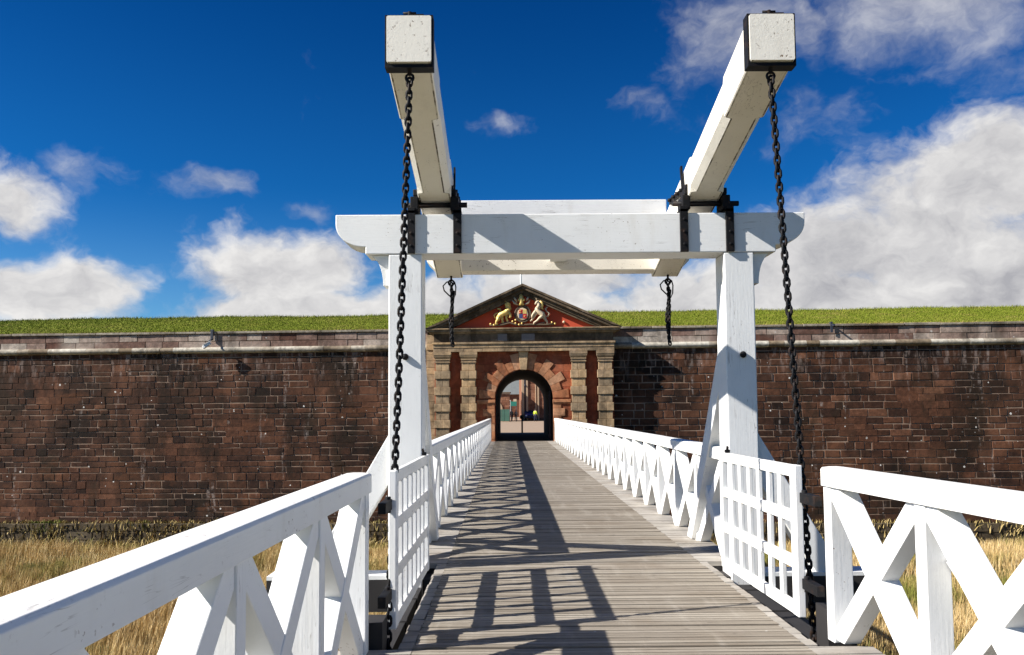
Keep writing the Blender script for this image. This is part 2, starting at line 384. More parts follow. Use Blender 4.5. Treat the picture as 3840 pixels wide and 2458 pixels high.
# ------------------------------------------------------------------ setting: ground, courtyard, rampart
GATE = Vector((0.85, 41.6, 0)); GRZ = -0.055       # gate front, wall line turned a little to the bridge
g = MB(); N = 60
xs = np.concatenate([np.linspace(-900,-60,8), np.linspace(-50,50,41), np.linspace(60,900,8)])
ys = np.concatenate([np.linspace(-900,-40,8), np.linspace(-30,46,39), np.linspace(60,900,8)])
def ground_z(x, y):
    return -5.38 + 0.10*math.sin(x*0.21+1.3)*math.cos(y*0.17) + 0.05*math.sin(x*0.55+y*0.4)
vs = [(x, y, ground_z(x, y)) for y in ys for x in xs]; nx = len(xs)
fs = [(j*nx+i, j*nx+i+1, (j+1)*nx+i+1, (j+1)*nx+i) for j in range(len(ys)-1) for i in range(nx-1)]
g.add(vs, fs, True); struct('ditch_ground', g, M['ditch'])
c = MB(); c.add([(-300,55.2,-0.02),(300,55.2,-0.02),(300,600,-0.02),(-300,600,-0.02)], [(0,1,2,3)]); struct('courtyard_ground', c, M['court'])
# counterscarp side: the camera end of the bridge rests on a low bank far behind the viewer
gate_fr = Matrix.Translation(GATE) @ Matrix.Rotation(GRZ, 4, 'Z')
def gl(x, y, z): return gate_fr @ Vector((x, y, z))
# rampart: turf bank above and behind the scarp wall, with the passage left open
prof = [(0.62,5.90),(1.4,6.06),(3.0,6.50),(5.0,7.02),(7.0,7.48),(8.0,7.62),(9.5,7.58),(11.0,6.3),(13.9,6.2)]
def prof_z(y):
    for (a, za), (b, zb) in zip(prof, prof[1:]):
        if a <= y <= b: return za+(zb-za)*(y-a)/(b-a)
    return prof[-1][1]
def crest(x): return 0.025*math.sin(x*0.23+0.5)+0.02*math.sin(x*0.61)+0.012*math.sin(x*1.9)
rb = MB(); X = np.linspace(-70, 70, 141); npf = len(prof)
vs = [gl(x, y, z + crest(x)*min(1, max(0, (y-1)/5))) for x in X for (y, z) in prof]
fs = [(i*npf+j, i*npf+j+1, (i+1)*npf+j+1, (i+1)*npf+j) for i in range(len(X)-1) for j in range(npf-1)]
rb.add(vs, fs, True)
for (a, b, zb) in ((-70, -2.2, -5.2), (2.2, 70, -5.2), (-2.2, 2.2, 4.3)):     # rear revetment and filled body
    p = [gl(a,13.9,zb), gl(b,13.9,zb), gl(b,13.9,6.2), gl(a,13.9,6.2), gl(a,0.7,zb), gl(b,0.7,zb), gl(b,0.7,5.85), gl(a,0.7,5.85)]
    rb.add(p, [(0,1,2,3),(4,5,6,7),(0,1,5,4),(0,3,7,4),(1,2,6,5)])
struct('rampart_bank', rb, M['bank'])

# ------------------------------------------------------------------ grass
rng = np.random.default_rng(3)
def lattice_noise(x, y, sc, seed):
    r = np.random.default_rng(seed); t = r.random((64, 64))
    u = x*sc; v = y*sc; i = np.floor(u).astype(int); j = np.floor(v).astype(int); fu = u-i; fv = v-j
    fu = fu*fu*(3-2*fu); fv = fv*fv*(3-2*fv)
    a = t[i%64, j%64]; b = t[(i+1)%64, j%64]; c_ = t[i%64, (j+1)%64]; d = t[(i+1)%64, (j+1)%64]
    return (a*(1-fu)+b*fu)*(1-fv)+(c_*(1-fu)+d*fu)*fv
def blades(name, pos, h, wd, lean, mat, label, cat='grass', rv=None):
    n = len(pos); th = rng.random(n)*math.pi*2; ln = rng.normal(0, 1, (n, 2))*lean[:, None] + np.array([0.10, 0.02])*h[:, None]
    side = np.stack([np.cos(th), np.sin(th), np.zeros(n)], 1)*wd[:, None]/2
    mid = pos + np.concatenate([ln*0.35, (h*0.6)[:, None]], 1); tip = pos + np.concatenate([ln, h[:, None]], 1)
    V = np.stack([pos-side, pos+side, mid+side*0.7, mid-side*0.7, tip], 1).reshape(-1, 3)
    base = np.arange(n)*5
    L = np.stack([base, base+1, base+2, base+3, base+3, base+2, base+4], 1).reshape(-1)
    st = np.stack([np.arange(n)*7, np.arange(n)*7+4], 1).reshape(-1); tt = np.tile([4, 3], n)
    me = bpy.data.meshes.new(name); me.vertices.add(len(V)); me.vertices.foreach_set('co', V.astype(np.float32).reshape(-1))
    me.loops.add(len(L)); me.loops.foreach_set('vertex_index', L.astype(np.int32))
    me.polygons.add(2*n); me.polygons.foreach_set('loop_start', st.astype(np.int32)); me.polygons.foreach_set('loop_total', tt.astype(np.int32))
    me.update(); me.validate()
    at = me.attributes.new('rnd', 'FLOAT', 'FACE'); at.data.foreach_set('value', np.repeat(rng.random(n) if rv is None else rv, 2).astype(np.float32))
    me.materials.append(mat); o = bpy.data.objects.new(name, me); col.objects.link(o)
    return tag(o, label, cat, kind='stuff')
n = 480000
px = np.concatenate([rng.uniform(-31, -2.0, n*55//100), rng.uniform(2.5, 31, n*45//100)]); py = rng.uniform(14, 41.9, len(px))
keep = rng.random(len(px)) < 0.10 + 0.90*lattice_noise(px+90, py+90, 1.3, 1)**1.3; px = px[keep]; py = py[keep]
gz = np.array([ground_z(a, b) for a, b in zip(px, py)])
tall = lattice_noise(px+50, py+50, 0.35, 2)
hh = 0.14 + 0.55*tall*(0.5+lattice_noise(px+20, py+70, 1.7, 6)) + rng.random(len(px))*0.28; hh *= np.where(py > 40.4, 0.65, 1.0)
blades('dry_grass', np.stack([px, py, gz-0.02], 1), hh, 0.008+0.011*rng.random(len(px)), hh*0.17, M['dry'], 'tall dry golden grass with greener patches filling the ditch')
n = 190000
lx = rng.uniform(-36, 36, n); ly = rng.uniform(0.45, 8.3, n)
lz = np.array([prof_z(max(0.62, b)) + crest(a)*min(1, max(0, (b-1)/5)) for a, b in zip(lx, ly)])
ca, sa = math.cos(GRZ), math.sin(GRZ)
wx_ = GATE.x + lx*ca - ly*sa; wy_ = GATE.y + lx*sa + ly*ca
hh = 0.035 + 0.045*rng.random(n) + 0.10*(ly < 1.1)*rng.random(n) + 0.16*(ly > 6.8)*rng.random(n)**5
blades('bank_grass', np.stack([wx_, wy_, lz], 1), hh, 0.016+0.012*rng.random(n), hh*0.5, M['green'], 'short bright green turf on the rampart above the wall', rv=np.clip(rng.random(n)*0.8 + 0.9*(ly < 0.75+0.5*lattice_noise(lx+90, ly+5, 1.1, 8)) + 0.35*(lattice_noise(lx*0.5+40, ly*1.4+9, 1.3, 9)-0.5), 0, 1))
n = 9000
cl = rng.uniform(-32, 32, 150); lx = cl[rng.integers(0, 150, n)] + rng.normal(0, 0.6, n); lx = lx[np.abs(lx) > 5.2]; n = len(lx)
on = rng.random(n) < 0.35; ly = np.where(on, 0.24+0.08*rng.random(n), rng.uniform(-0.65, 0.12, n)); lz = np.where(on, -4.30, np.where(rng.random(n) < 0.35, rng.uniform(-5.2, -4.4, n), -5.38)); ly = np.where((~on) & (lz > -5.3), 0.13, ly)
wx_ = GATE.x + lx*ca - ly*sa; wy_ = GATE.y + lx*sa + ly*ca; hh = (0.10+0.40*rng.random(n))*np.where(on, 0.6, 1.0)
blades('wall_foot_weeds', np.stack([wx_, wy_, lz], 1), hh, 0.03+0.035*rng.random(n), hh*0.4, M['weed'], 'dark green weeds growing along the foot of the wall', 'weeds')

# ------------------------------------------------------------------ scarp walls
def stones(mb, x0, x1, z0, z1, yf, rows, lens, gap, proud=0.035, seed=1, jit=0.012, merge=0.10):
    rg = random.Random(seed); z = z0
    def noise1(x, z): return math.sin(x*0.37+seed)*math.cos(z*0.9+seed*2)+0.6*math.sin(x*0.83+z*1.7)
    while z < z1-0.05:
        h = rg.uniform(*rows); h = min(h, z1-z)
        if z1-(z+h) < rows[0]*0.6: h = z1-z
        x = x0 - rg.uniform(0, lens[0])*0.0
        while x < x1-0.02:
            l = rg.uniform(*lens)
            if x1-(x+l) < lens[0]*0.6: l = x1-x
            gp = gap*(0.7+0.6*rg.random()); 
            if noise1(x, z) > 0.8: gp *= 0.25
            elif rg.random() < 0.18: gp *= 0.35
            a, b, c_, d = x+gp/2, x+l-gp/2, z+gp/2, z+h-gp/2
            j = lambda: rg.uniform(-jit, jit)
            y = yf - rg.uniform(0.3, 1.0)*proud; e = min(0.02, gp*0.6)
            F = [(a+e+j(), y, c_+e+j()), (b-e+j(), y, c_+e+j()), (b-e+j(), y, d-e+j()), (a+e+j(), y, d-e+j())]
            B = [(a, yf+0.01, c_), (b, yf+0.01, c_), (b, yf+0.01, d), (a, yf+0.01, d)]
            rv = min(1, max(0, rg.gauss(0.42+0.20*noise1(x, z), 0.19)))
            mb.add(F+B, [(0,1,2,3),(0,4,5,1),(1,5,6,2),(2,6,7,3),(3,7,4,0)], r=rv)
            x += l
        z += h
    return mb
def scarp(x0, x1, label, seed):
    t = thing('fortress_wall', label, 'wall', GATE, GRZ)
    core = MB(); core.box((x0, 0.36, -5.7), (x1, 0.72, 5.84)); core.build('mortar_core', M['mortar'], t)
    stones(MB(), x0, x1, -4.25, 4.80, 0.36, (0.24, 0.44), (0.36, 1.15), 0.040, seed=seed, jit=0.022).build('stonework', M['wall'], t)
    stones(MB(), x0, x1, 5.06, 5.82, 0.33, (0.36, 0.40), (0.75, 1.7), 0.022, seed=seed+5).build('parapet', M['parapet'], t)
    stones(MB(), x0, x1, -5.6, -4.25, 0.20, (0.42, 0.5), (0.5, 1.1), 0.03, proud=0.06, seed=seed+9, jit=0.03).box((x0, 0.2, -5.6), (x1, 0.36, -4.27), 0.3).build('footing', M['plinth'], t)
    rg = random.Random(seed+3)
    co = MB(); x = x0                                     # half-round string course
    while x < x1-0.05:
        l = rg.uniform(0.6, 1.15); l = min(l, x1-x)
        rr = 0.165+rg.uniform(-0.005, 0.005); p = []
        for k in range(13):
            a = -math.pi/2 + math.pi*k/12; p.append((0.345 - rr*1.25*math.cos(a), 4.95 + rr*math.sin(a)))
        co.prism(p, 'x', x+0.002, x+l-0.002, r=rg.random()); x += l
    co.build('string_course', M['cordon'], t)
    cp = MB(); x = x0
    while x < x1-0.05:
        l = min(rg.uniform(0.9, 1.9), x1-x); dz_ = rg.uniform(-0.012, 0.012)
        cp.box((x+0.006, 0.23+rg.uniform(-0.01, 0.01), 5.83), (x+l-0.006, 0.75, 5.95+dz_), rg.random()); x += l
    cp.build('coping', M['coping'], t, bevel=0.02)
    return t
scarp(-46, -5.12, 'long dark brown stone fortress wall with a grassy top, left of the gateway', 11)
scarp(4.66, 46, 'long dark brown stone fortress wall streaked with white, right of the gateway', 23)

# ------------------------------------------------------------------ gateway
gw = thing('gateway', 'classical sandstone gateway with a red pediment and round arch at the end of the bridge', 'gateway', gl(0, -0.15, 0), GRZ)
AR, SPR = 1.515, 2.23
def blocks(mb, x0, x1, z0, z1, y0, y1, n, rg, gap=0.008):
    """one course of n stones"""
    cuts = [x0] + sorted(x0+(x1-x0)*(i+rg.uniform(-0.22, 0.22))/n for i in range(1, n)) + [x1]
    for a, b in zip(cuts, cuts[1:]):
        mb.box((a+gap/2, y0+rg.uniform(-0.004, 0.004), z0), (b-gap/2, y1, z1), min(1, max(0, rg.gauss(0.5, 0.25))))
rg = random.Random(5)
f = MB()                                                   # red field round the arch
K = 36
for i in range(K):
    t0 = math.pi - math.pi*i/K; t1 = math.pi - math.pi*(i+1)/K
    xa, za, xb, zb = AR*math.cos(t0), SPR+AR*math.sin(t0), AR*math.cos(t1), SPR+AR*math.sin(t1)
    f.add([(xa,0,za),(xb,0,zb),(xb,0,4.7),(xa,0,4.7),(xa,0.7,za),(xb,0.7,zb)], [(0,1,2,3),(0,4,5,1)], r=0.4)
f.build('spandrel', M['redfield'], gw)
for s_ in (-1, 1):
    f = MB(); zz = -0.3
    a, b = sorted((s_*(AR+0.001), s_*2.5))
    while zz < 4.65:
        h = min(0.39, 4.66-zz); cut = a+(b-a)*rg.uniform(0.3, 0.7)
        f.box((a, 0.0+rg.uniform(0, 0.012), zz+0.004), (cut-0.004, 0.66, zz+h-0.004), rg.random()); f.box((cut+0.004, 0.0+rg.uniform(0, 0.012), zz+0.004), (b, 0.66, zz+h-0.004), rg.random()); zz += h
    a, b = sorted((s_*2.50, s_*4.66)); z_ = -5.2
    while z_ < 4.65:
        f.box((a, 0.004+rg.uniform(0, 0.012), z_), (b, 0.70, min(4.66, z_+0.42)-0.008), rg.uniform(0, 0.6)); z_ += 0.42
    f.box((a, 0.02, -5.2), (b, 0.69, 4.65), 0.2)
    f.build('side_wall', M['redfield'], gw)
f = MB()                                                   # voussoirs, alternately long and short
nv = 15
for i in range(nv):
    t0 = math.pi*i/nv; t1 = math.pi*(i+1)/nv
    if i == nv//2: continue
    ro = 2.36 if i % 2 == 0 else 2.02
    P = [(AR+0.002, t0+0.004), (ro, t0+0.004+0.0*i), (ro, t1-0.004), (AR+0.002, t1-0.004)]
    ring = [(r_*math.cos(t), SPR+r_*math.sin(t)) for r_, t in P]
    f.prism(ring, 'y', -0.035-0.006*rg.random(), 0.3, r=rg.random())
f.build('voussoirs', M['pink'], gw, bevel=0.01)
f = MB(); f.prism([(-0.17, SPR+AR-0.04), (0.17, SPR+AR-0.04), (0.25, 4.66), (-0.25, 4.66)], 'y', -0.16, 0.2, r=0.8)
f.build('keystone', M['sandstone'], gw, bevel=0.015)
for s_ in (-1, 1):
    f = MB(); zz = -0.3; i = 0
    while zz < 1.95:
        h = 0.40; wdt = (0.62, 0.42)[i % 2]; a, b = sorted((s_*(AR+0.002), s_*(AR+wdt)))
        f.box((a, -0.035-0.01*rg.random(), zz), (b, 0.3, min(zz+h, 1.98)-0.01), rg.random()); zz += h; i += 1
    f.build('jamb_stones', M['pink'], gw, bevel=0.012)
for s_ in (-1, 1):
    f = MB(); a, b = sorted((s_*(AR-0.02), s_*2.44)); f.box((a, -0.10, 2.0), (b, 0.3, 2.16), 0.5); f.box((a, -0.06, 1.93), (b, 0.3, 1.998), 0.3)
    f.build('impost', M['pink'], gw, bevel=0.012)
# banded columns
for cx in (-4.225, -2.855, 2.845, 4.225):
    f = MB(); z_ = -4.9
    yb = 0.02
    zb = 4.10; k = 0; bands = []
    while zb > -4.9: bands.append((zb-0.425, zb, k % 2)); zb -= 0.425; k += 1
    for (a, b, wide) in bands:
        hw_ = 0.412 if wide else 0.352; yy = -0.30 if wide else -0.245
        sp_ = rg.uniform(-0.08, 0.08); tone = rg.gauss(0.42 if abs(cx) > 4 else 0.66, 0.20)
        for (u0, u1) in ((cx-hw_, cx+sp_-0.0015), (cx+sp_+0.0015, cx+hw_)):
            f.box((u0, yy, a+0.004), (u1, yb, b-0.004), min(1, max(0, tone+rg.uniform(-0.08, 0.08))))
    f.build('column', M['sandstone'], gw, bevel=0.018)
    cpt = MB()
    for (hw_, z0, z1, yy) in ((0.40, 4.10, 4.15, -0.29), (0.37, 4.15, 4.24, -0.265), (0.40, 4.24, 4.30, -0.30)):
        cpt.box((cx-hw_, yy, z0), (cx+hw_, yb, z1-0.002), 0.5)
    p = [(0.37,4.30),(0.40,4.33),(0.43,4.38),(0.45,4.44),(0.45,4.50)]
    for (a, za), (b, zb2) in zip(p, p[1:]):
        cpt.add([(cx-a,-a+0.10,za),(cx+a,-a+0.10,za),(cx+a,yb,za),(cx-a,yb,za),(cx-b,-b+0.10,zb2),(cx+b,-b+0.10,zb2),(cx+b,yb,zb2),(cx-b,yb,zb2)],
                [(0,1,5,4),(1,2,6,5),(3,0,4,7),(0,3,2,1),(4,5,6,7)], r=0.5)
    cpt.box((cx-0.46, -0.37, 4.50), (cx+0.46, yb, 4.655), rg.uniform(0.4, 0.9))
    cpt.build('capital', M['sandstone'], gw)
f = MB()                                                   # entablature
blocks(f, -4.70, 4.70, 4.66, 4.86, -0.31, 0.6, 11, rg); blocks(f, -4.70, 4.70, 4.863, 5.05, -0.335, 0.6, 9, rg); blocks(f, -4.76, 4.76, 5.053, 5.15, -0.39, 0.6, 8, rg)
f.build('architrave', M['sandstone'], gw, bevel=0.006)
f = MB(); blocks(f, -4.66, 4.66, 5.153, 5.60, -0.30, 0.6, 10, rg); f.build('frieze', M['sandstone_dark'], gw)
f = MB(); blocks(f, -4.80, 4.80, 5.603, 5.68, -0.38, 0.6, 9, rg); blocks(f, -4.98, 4.98, 5.683, 5.80, -0.53, 0.6, 8, rg); blocks(f, -5.04, 5.04, 5.803, 5.86, -0.60, 0.6, 9, rg)
f.build('cornice', M['sandstone'], gw, bevel=0.01)
f = MB(); f.add([(-4.6,-0.06,5.86),(4.6,-0.06,5.86),(0,-0.06,7.75),(-4.6,0.6,5.86),(4.6,0.6,5.86),(0,0.6,7.75)], [(0,1,2),(3,5,4)]); f.build('tympanum', M['tympanum'], gw)
for s_ in (-1, 1):                                         # raking cornices
    f = MB(); x0, z0, x1, z1 = 5.08*s_, 5.86, 0.0, 8.14
    sl = Vector((x1-x0, 0, z1-z0)); nrm = Vector((-sl.z, 0, sl.x)).normalized()
    if nrm.z < 0: nrm = -nrm
    nseg = 9
    for (d0, d1, yy) in ((0.0, 0.10, -0.64), (0.104, 0.24, -0.57), (0.244, 0.40, -0.40), (0.404, 0.52, -0.32)):
        for i in range(nseg):
            ta, tb = i/nseg, (i+1)/nseg
            def pt(t, d):
                k_ = d/nrm.z
                return (x0+(x1-x0)*t, z0+(z1-z0)*t-k_)
            poly = [pt(ta, d1), pt(tb, d1), pt(tb, d0), pt(ta, d0)]
            poly = [(x, max(z, 5.862)) for x, z in poly]
            if poly[2][1]-poly[1][1] < 0.01 and poly[3][1]-poly[0][1] < 0.01: continue
            f.prism(poly, 'y', yy-rg.uniform(0, 0.008), 0.6, r=rg.random())
    f.build('raking_cornice', M['sandstone_dark'], gw)
for (a, b, z0, z1) in ((-0.08, 0.60, 5.20, 5.57), (-1.32, -0.84, 5.20, 5.57)):
    f = MB(); f.box((a, -0.325, z0), (b, -0.29, z1)); f.box((a+0.03, -0.332, z0+0.03), (b-0.03, -0.32, z1-0.03)); f.build('plaque', M['plaque'], gw, bevel=0.008)
f = MB(); f.ell((2.12, -0.10, 6.17), 0.07, 0.06, 0.07); f.build('light_fitting', M['silver'], gw)
f = MB(); zz = -5.0                                        # tan quoin strip at the left of the block
while zz < 5.0:
    wd_ = rg.choice((0.30, 0.42)); f.box((-5.12, 0.17+0.01*rg.random(), zz), (-4.66, 0.66, zz+0.345), min(1, max(0, rg.gauss(0.7, 0.2)))); zz += 0.355
f.box((-5.12, 0.12, 4.80), (-4.66, 0.66, 5.10), 0.8); f.box((-5.12, 0.2, 5.10), (-4.66, 0.66, 5.6), 0.6)
f.build('return_stones', M['sandstone'], gw, bevel=0.015)
# passage behind the arch
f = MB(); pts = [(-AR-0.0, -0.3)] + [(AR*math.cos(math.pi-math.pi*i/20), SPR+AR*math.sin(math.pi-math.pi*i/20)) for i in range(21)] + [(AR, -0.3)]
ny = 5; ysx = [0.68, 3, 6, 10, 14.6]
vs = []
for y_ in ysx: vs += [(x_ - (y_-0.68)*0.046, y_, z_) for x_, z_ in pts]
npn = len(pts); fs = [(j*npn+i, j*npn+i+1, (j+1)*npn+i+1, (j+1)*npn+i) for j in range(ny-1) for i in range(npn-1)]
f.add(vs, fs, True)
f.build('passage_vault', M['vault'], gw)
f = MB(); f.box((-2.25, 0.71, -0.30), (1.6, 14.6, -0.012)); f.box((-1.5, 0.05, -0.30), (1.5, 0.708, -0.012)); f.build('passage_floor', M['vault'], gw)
for s_ in (-1, 1):                                         # timber leaves folded back against the passage sides
    f = MB(); a, b = sorted((s_*1.50-0.09, s_*1.38-0.09))
    for i in range(6): f.box((a, 1.1+i*0.25, 0.02), (b, 1.1+i*0.25+0.242, 2.6), rg.random())
    for z_ in (0.3, 1.3, 2.3): f.bar((s_*1.36-0.09, 1.1, z_), (s_*1.36-0.09, 2.6, z_), 0.05, 0.12)
    f.build('door_leaf', M['tar'], gw)

# coat of arms in the pediment
def cz(X, Y): return ((X-1111)*0.00255, 5.96+(872-Y)*0.00240)
coa = bpy.data.objects.new('coat_of_arms', None); col.objects.link(coa); coa.parent = gw; coa.location = (0, 0.08, 0); coa.empty_display_size = 0.1
def limb(mb, P, rad, y=-0.40, n=8):
    pts = [(cz(a, b)[0], y + (c_ if len(q) > 2 else 0), cz(a, b)[1]) for q in P for a, b, c_ in [(q[0], q[1], q[2] if len(q) > 2 else 0)]]
    rad = [r_*1.18 for r_ in rad] if isinstance(rad, list) else rad*1.1
    mb.tube(pts, rad, n)
L = MB()
limb(L, [(600,690),(650,630),(720,590),(790,560),(830,560)], [0.09,0.13,0.12,0.14,0.10], -0.42)
limb(L, [(620,660),(600,730),(570,770),(560,815),(600,820)], [0.10,0.075,0.05,0.05,0.04], -0.47)
limb(L, [(660,650),(690,720),(690,770),(730,800),(780,790)], [0.10,0.07,0.05,0.05,0.04], -0.37)
limb(L, [(800,560),(850,620),(860,660),(840,690)], [0.09,0.06,0.05,0.045], -0.45)
limb(L, [(780,600),(770,690),(790,750),(815,765)], [0.08,0.05,0.05,0.04], -0.39)
limb(L, [(800,565),(785,530),(780,505)], [0.13,0.13,0.09], -0.44)
L.ell((cz(815,520)[0], -0.50, cz(815,520)[1]), 0.09, 0.07, 0.06)
limb(L, [(600,690),(540,680),(520,630),(550,590),(620,575),(660,530),(640,490),(590,485)], [0.035,0.03,0.03,0.03,0.03,0.035,0.045,0.03], -0.36)
L.build('lion', M['gold'], coa)
U = MB()
limb(U, [(1540,690),(1510,620),(1450,580),(1400,530),(1400,480)], [0.09,0.12,0.11,0.12,0.09], -0.42)
limb(U, [(1410,500),(1440,430),(1430,370),(1400,340)], [0.11,0.085,0.075,0.075], -0.44)
limb(U, [(1420,345),(1385,370),(1365,410)], [0.07,0.05,0.04], -0.47)
limb(U, [(1400,320),(1385,285),(1370,255)], [0.02,0.014,0.005], -0.47)
limb(U, [(1390,530),(1330,600),(1300,650),(1290,700)], [0.08,0.055,0.045,0.035], -0.45)
limb(U, [(1410,560),(1350,650),(1290,740),(1260,770)], [0.08,0.05,0.04,0.035], -0.39)
limb(U, [(1520,660),(1450,700),(1400,760),(1340,800),(1330,840)], [0.09,0.06,0.045,0.04,0.035], -0.46)
limb(U, [(1540,680),(1570,740),(1600,780),(1610,840)], [0.09,0.06,0.045,0.04], -0.38)
limb(U, [(1540,680),(1620,660),(1650,600),(1600,560),(1570,500),(1610,460)], [0.03,0.03,0.03,0.03,0.04,0.03], -0.36)
U.build('unicorn', M['silver'], coa)
f = MB(); limb(f, [(1460,330),(1500,370),(1505,430),(1490,480),(1530,520)], [0.05,0.07,0.07,0.06,0.02], -0.40); f.build('unicorn_mane', M['gold'], coa)
Sh = MB(); n_ = 28
def oval(rx, rz, cx_, cz_): return [(cx_+rx*math.cos(2*math.pi*i/n_), cz_+rz*math.sin(2*math.pi*i/n_)) for i in range(n_)]
scx, scz = cz(1110, 610)
Sh.prism(oval(0.28, 0.32, scx, scz), 'y', -0.47, -0.27); Sh.build('shield', M['silver'], coa, bevel=0.02)
for (a, b, c_, d, mt) in ((-0.20,0.01,-0.01,0.23,'red'), (0.01,0.01,0.20,0.22,'gold'), (-0.20,-0.22,-0.01,-0.01,'bluep'), (0.01,-0.24,0.19,-0.01,'red')):
    q = MB(); q.box((scx+a, -0.485, scz+b), (scx+c_, -0.465, scz+d)); q.build('shield_quarter', M[mt], coa, bevel=0.005)
for (dx_, dz_) in ((-0.13,0.16),(-0.13,0.07),(0.10,-0.12)):
    q = MB(); q.ell((scx+dx_, -0.49, scz+dz_), 0.045, 0.02, 0.022, 8, 6); q.build('shield_charge', M['gold'], coa)
f = MB(); f.tube([(scx+0.40*math.cos(a), -0.40, scz+0.42*math.sin(a)) for a in [2*math.pi*i/28 for i in range(28)]], 0.05, 6, closed=True)
f.tube([(scx+0.33*math.cos(a), -0.42, scz+0.36*math.sin(a)) for a in [2*math.pi*i/28 for i in range(28)]], 0.022, 6, closed=True); f.build('garter_ring', M['brownp'], coa)
f = MB()
limb(f, [(1080,420),(1080,360),(1075,300),(1080,240),(1070,180)], [0.13,0.09,0.11,0.10,0.05], -0.42)
for a in (1030, 1060, 1100, 1130): limb(f, [(a,330),(a+(a-1080)*0.2,270)], [0.04,0.02], -0.47)
f.build('crown', M['gold'], coa)
for P_ in ([(1010,410),(940,370),(900,310)], [(1150,400),(1220,370),(1255,305)], [(990,350),(960,290),(930,240)], [(1180,320),(1205,280),(1220,240)]):
    f = MB(); limb(f, P_, [0.03,0.05,0.02], -0.40); f.build('plume', M['silver'], coa)
f = MB()
for i in range(7): limb(f, [(870-i*4,500-i*18),(800-i*10,470-i*26),(740+abs(3-i)*6,450-i*24)], [0.05,0.06,0.03], -0.34+0.01*(i % 3))
f.build('gold_mantle', M['gold'], coa)
f = MB()
limb(f, [(430,840),(560,850),(700,840),(840,800),(960,840),(1110,850),(1260,840),(1400,845),(1600,850),(1770,830)], 0.045, -0.42)
limb(f, [(640,835),(740,800),(830,770)], 0.05, -0.40); limb(f, [(1380,840),(1480,815),(1560,800)], 0.05, -0.40); f.build('motto_scroll', M['brownp'], coa)
for (a, b) in ((450,820),(520,840),(960,810),(1030,840),(1090,815),(1700,800),(1760,830),(900,770),(960,740)):
    f = MB(); f.ell((cz(a,b)[0], -0.45, cz(a,b)[1]), 0.05, 0.05, 0.055, 8, 6); f.build('scroll_flower', M['gold'], coa)

# ------------------------------------------------------------------ bridge decks
def boards(mb, x0, x1, y0, y1, pitch, gap, z, th, rg, var=0.004):
    y = y0
    while y < y1-0.01:
        wv = pitch*(1+rg.uniform(-0.06, 0.06)); ye = min(y+wv, y1)
        d = rg.uniform(-var, var)
        gp = gap*rg.uniform(0.6, 1.5); d2 = d+rg.uniform(-0.004, 0.004)
        xa, xb = x0+rg.uniform(-0.006, 0.006), (x1(y) if callable(x1) else x1)+rg.uniform(-0.006, 0.006); y2 = ye-gp; s1, s2 = rg.uniform(-0.003, 0.003), rg.uniform(-0.003, 0.003)
        mb.add([(xa,y,z-th),(xb,y,z-th),(xb,y2,z-th),(xa,y2,z-th),(xa,y+s1,z+d),(xb,y+s2,z+d2),(xb,y2+s2,z+d2),(xa,y2+s1,z+d)], [(0,3,2,1),(4,5,6,7),(0,1,5,4),(1,2,6,5),(2,3,7,6),(3,0,4,7)], r=min(1, max(0, rg.gauss(0.5, 0.22) + (0.5 if rg.random() < 0.03 else 0)))); y = ye
    return mb
rg = random.Random(21)
RX0, RX1 = -0.65, 2.0
def deck_span(label, x0, x1, y0, y1, girders, pitch=0.064):
    t = thing('bridge_deck', label, 'bridge deck', (0, y0, 0))
    L_ = y1-y0
    boards(MB(), RX0, RX1, 0.004, L_-0.004, pitch, 0.015, 0.0, 0.05, rg).build('walkway_boards', M['deck'], t)
    e = MB(); boards(e, x0, RX0-0.004, 0.004, L_-0.004, 0.155, 0.012, -0.006, 0.05, rg, 0.003); e.build('edge_boards', M['deck_edge'], t)
    e = MB(); boards(e, RX1+0.004, x1, 0.004, L_-0.004, 0.155, 0.012, -0.006, 0.05, rg, 0.003); e.build('edge_boards', M['deck_edge'], t)
    for gx in girders:
        m_ = MB(); m_.box((gx-0.13, 0.0, -0.45), (gx+0.13, L_, -0.062)); m_.build('girder', M['tar'], t)
    return t
deck_span('grey timber deck of the fixed bridge running from the drawbridge to the gateway', -1.06, 2.46, 8.52, 41.62, (-0.85, 0.1, 1.3, 2.25))
deck_span('grey timber lifting leaf between the two slatted gates', -0.75, 2.085, 5.50, 8.51, (-0.55, 0.3, 1.1, 1.95))
deck_span('grey timber deck of the approach nearest the viewer, between the near railings', -1.22, lambda y: 2.40+0.0892*(9.69-y), -4.0, 5.49, (-0.95, 0.1, 1.3, 2.28))
for i, (yy, lab) in enumerate(((4.9, 'black timber trestle under the near end of the lifting leaf'), (8.75, 'black timber trestle under the drawbridge portal'), (16.5, 'black timber trestle nearest beyond the portal, under the fixed bridge'), (25.0, 'black timber trestle midway under the fixed bridge'), (33.5, 'black timber trestle nearest the gateway under the fixed bridge'))):
    t = thing('trestle', lab, 'trestle', (0.7, yy, -5.25), group='trestles under the bridge')
    for sx in (-1.55, 0, 1.55): m_ = MB(); m_.bar((sx*1.25, 0, -0.3), (sx, 0, 4.5), 0.26, 0.26, (0, 1, 0)); m_.build('pile', M['tar'], t)
    m_ = MB(); m_.box((-1.9, -0.15, 4.502), (1.9, 0.15, 4.798)); m_.build('cap_beam', M['tar'], t)
    m_ = MB(); m_.bar((-1.8, 0.17, 0.6), (1.6, 0.17, 3.7), 0.06, 0.18, (0, 1, 0)); m_.bar((1.8, 0.24, 0.6), (-1.6, 0.24, 3.7), 0.06, 0.18, (0, 1, 0)); m_.build('cross_brace', M['tar'], t)

